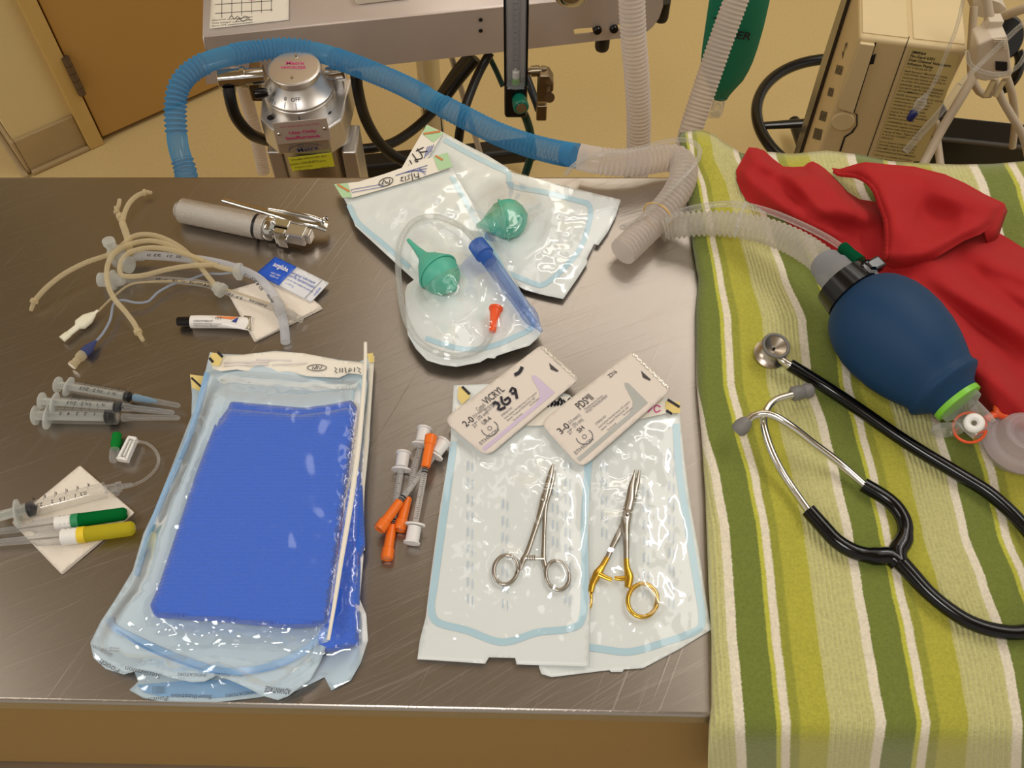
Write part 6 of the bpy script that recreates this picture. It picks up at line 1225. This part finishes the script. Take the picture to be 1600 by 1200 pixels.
# black box, knob and cables at the far right
bb = thing('black_equipment_case', 'long black case edge low at the right, below the white cables', 'case', P(1560, 240, .3))
g = G(); a_, b_ = P(1466, 216, .50), P(1680, 238, .50); X_ = (b_-a_).normalized(); n_ = Vector((X_.y, -X_.x, 0)); g.add([a_, b_, b_-n_*-.0+n_*.0, a_], []) ; g.box((a_+b_)/2-n_*.03-Vector((0, 0, .12)), (b_-a_).length, .06, .24, X_, -n_); g.obj('case_body', M_blackp, bb, smooth=False, bevel=.005)
g = G(); g.box((a_+b_)/2+n_*.002+Vector((0, 0, .000)), (b_-a_).length, .005, .004, X_, -n_); g.obj('edge_strip', mat('dark_grey_strip', S(90, 86, 80), .35, .5), bb, smooth=False)
kn = thing('clamp_knob', 'round black ribbed clamp knob at the upper right behind the white plug', 'knob', Y(1568, 62, 1.30))
q = Y(1566, 60, 1.30); dk = Vector((.1, -.75, .5)).normalized(); g = G(); g.lathe(q-dk*.02, q+dk, [(0, .030), (.004, .037), (.020, .037), (.026, .032), (.028, .012)], 40); g.obj('knob_body', M_blackp, kn)
g = G(); g.tube([Y(1590, 80, 1.30), Y(1594, 95, 1.29), Y(1588, 118, 1.28), Y(1570, 138, 1.28), Y(1545, 142, 1.28)], .008, 12); g.obj('clamp_arm', M_blackp, kn)
M_gcab = mat('grey_white_cable', S(196, 180, 156), .45); M_wplug = mat('off_white_plug', S(214, 200, 180), .4)
cgrp = 'grey white cables and rods on the pump stand'
def cab(label, pts, r, m=M_gcab): 
    o = thing('power_cable', label, 'cable', PX(pts[0]), cgrp); G().tube([PX(p) for p in pts], r, 12, step=.008).obj('cable_body', m, o); return o
cab('thick grey rod slanting from behind the plug down to the blanket', [(1528, 108, 'y', 1.16), (1500, 155, 'y', 1.13), (1470, 205, 'y', 1.10), (1440, 262, 'y', 1.05)], .0068)
cab('grey cable running from the plug foot off the right side', [(1553, 122, 'y', 1.12), (1563, 150, 'y', 1.12), (1580, 180, 'y', 1.11), (1598, 212, 'y', 1.10), (1610, 260, 'y', 1.08)], .0058)
cab('grey cable dropping behind the one from the plug foot', [(1572, 118, 'y', 1.18), (1582, 150, 'y', 1.18), (1586, 190, 'y', 1.2), (1582, 230, 'y', 1.2)], .0058)
cab('grey cable coming down into the top of the plug', [(1536, -40, 'y', 1.14), (1541, 0, 'y', 1.13), (1546, 30, 'y', 1.12), (1550, 62, 'y', 1.12)], .0068)
cab('grey cable hanging in a U below and left of the plug', [(1522, 10, 'y', 1.24), (1519, 50, 'y', 1.22), (1517, 90, 'y', 1.2), (1519, 120, 'y', 1.18), (1530, 143, 'y', 1.17), (1545, 148, 'y', 1.17), (1556, 138, 'y', 1.17)], .0058)
cab('grey cable entering from the right edge near the clamp knob', [(1650, 0, 'y', 1.2), (1610, 10, 'y', 1.2), (1582, 20, 'y', 1.22), (1565, 26, 'y', 1.24)], .0068)
cab('grey cable crossing low behind the slanting rod', [(1462, 190, 'y', 1.16), (1464, 215, 'y', 1.15), (1470, 262, 'y', 1.1)], .006)
wp2 = thing('power_plug', 'off white angular power plug hanging among the cables', 'plug', Y(1556, 95, 1.11))
g = G(); g.prism([Y(u_, v_, 1.085) for u_, v_ in ((1550, 60), (1574, 57), (1578, 82), (1582, 118), (1540, 128), (1524, 124), (1528, 70))], (0, .035, 0)); g.obj('plug_body', M_wplug, wp2, smooth=False, bevel=.003)
g = G()
for k in range(5): g.box(Y(1562, 62+k*3.4, 1.083), .016, .002, .0012)
g.obj('grip_ribs', M_gcab, wp2, smooth=False)
g = G(); g.prism([Y(u_, v_, 1.083) for u_, v_ in ((1556, 97), (1574, 98), (1574, 112), (1556, 110))], (0, .003, 0)); g.obj('socket_hole', M_dark, wp2, smooth=False)
for u_ in (1546, 1562): G().box(Y(u_, 138, 1.10), .006, .004, .028).obj('prong', M_chrome, wp2, smooth=False)
g = G(); g.box(Y(1548, 42, 1.115), .020, .018, .030); g.box(Y(1549, 50, 1.115), .022, .020, .003); g.obj('strain_relief', M_wplug, wp2, smooth=False, bevel=.003)
wc = thing('white_connector_block', 'pale moulded connector above the black clamp knob', 'connector', Y(1555, 18, 1.26))
g = G(); g.prism([Y(u_, v_, 1.25) for u_, v_ in rounded([(1520, -10), (1562, 4), (1574, 14), (1570, 26), (1545, 30), (1520, 24)], 4, 3)], (0, .04, 0)); g.obj('block_body', M_wplug, wc, smooth=False, bevel=.003)
iv = thing('intravenous_line', 'thin clear line with a dark blue tipped connector in front of the printed pump face', 'tubing', Y(1470, 110, 1.0))
G().tube([Y(*p) for p in [(1508, -30, 1.03), (1505, 0, 1.02), (1494, 45, 1.01), (1480, 80, 1.0), (1462, 125, .99), (1446, 152, .985)]], .0022, 10).obj('tubing', M_clr, iv)
a_, b_ = Y(1448, 148, .985), Y(1420, 188, .975); g = G(); L1 = (b_-a_).length; g.lathe(a_, b_, [(0, .0030), (L1*.2, .0045), (L1*.25, .0068), (L1*.45, .0068), (L1*.47, .0055), (L1*.66, .0050)], 20); g.obj('luer_connector', M_hub, iv)
g = G(); g.lathe(a_, b_, [(L1*.62, .0045), (L1*.68, .0056), (L1*.95, .0050), (L1, .004)], 20); g.obj('blue_tip', mat('navy_plastic', S(28, 36, 96), .35), iv)
iv2 = thing('intravenous_line', 'clear line crossing from the right edge down over the lower pump face', 'tubing', Y(1500, 130, 1.0))
G().tube([Y(*p) for p in [(1640, 10, 1.04), (1600, 36, 1.03), (1555, 78, 1.02), (1520, 112, 1.0), (1500, 132, .99)]], .0030, 10).obj('tubing', M_clr, iv2)
G().tube([Y(*p) for p in [(1500, 132, .99), (1475, 168, .98), (1445, 202, .975), (1415, 236, .97)]], .0046, 12).obj('clear_sleeve', M_hub, iv2)
iv3 = thing('intravenous_line', 'clear line looping below the socket of the plug', 'tubing', Y(1560, 118, 1.06))
G().tube([Y(*p) for p in [(1510, 80, 1.07), (1516, 100, 1.06), (1535, 112, 1.05), (1565, 116, 1.05), (1590, 104, 1.05), (1605, 80, 1.06)]], .0028, 10).obj('tubing', M_clr, iv3)
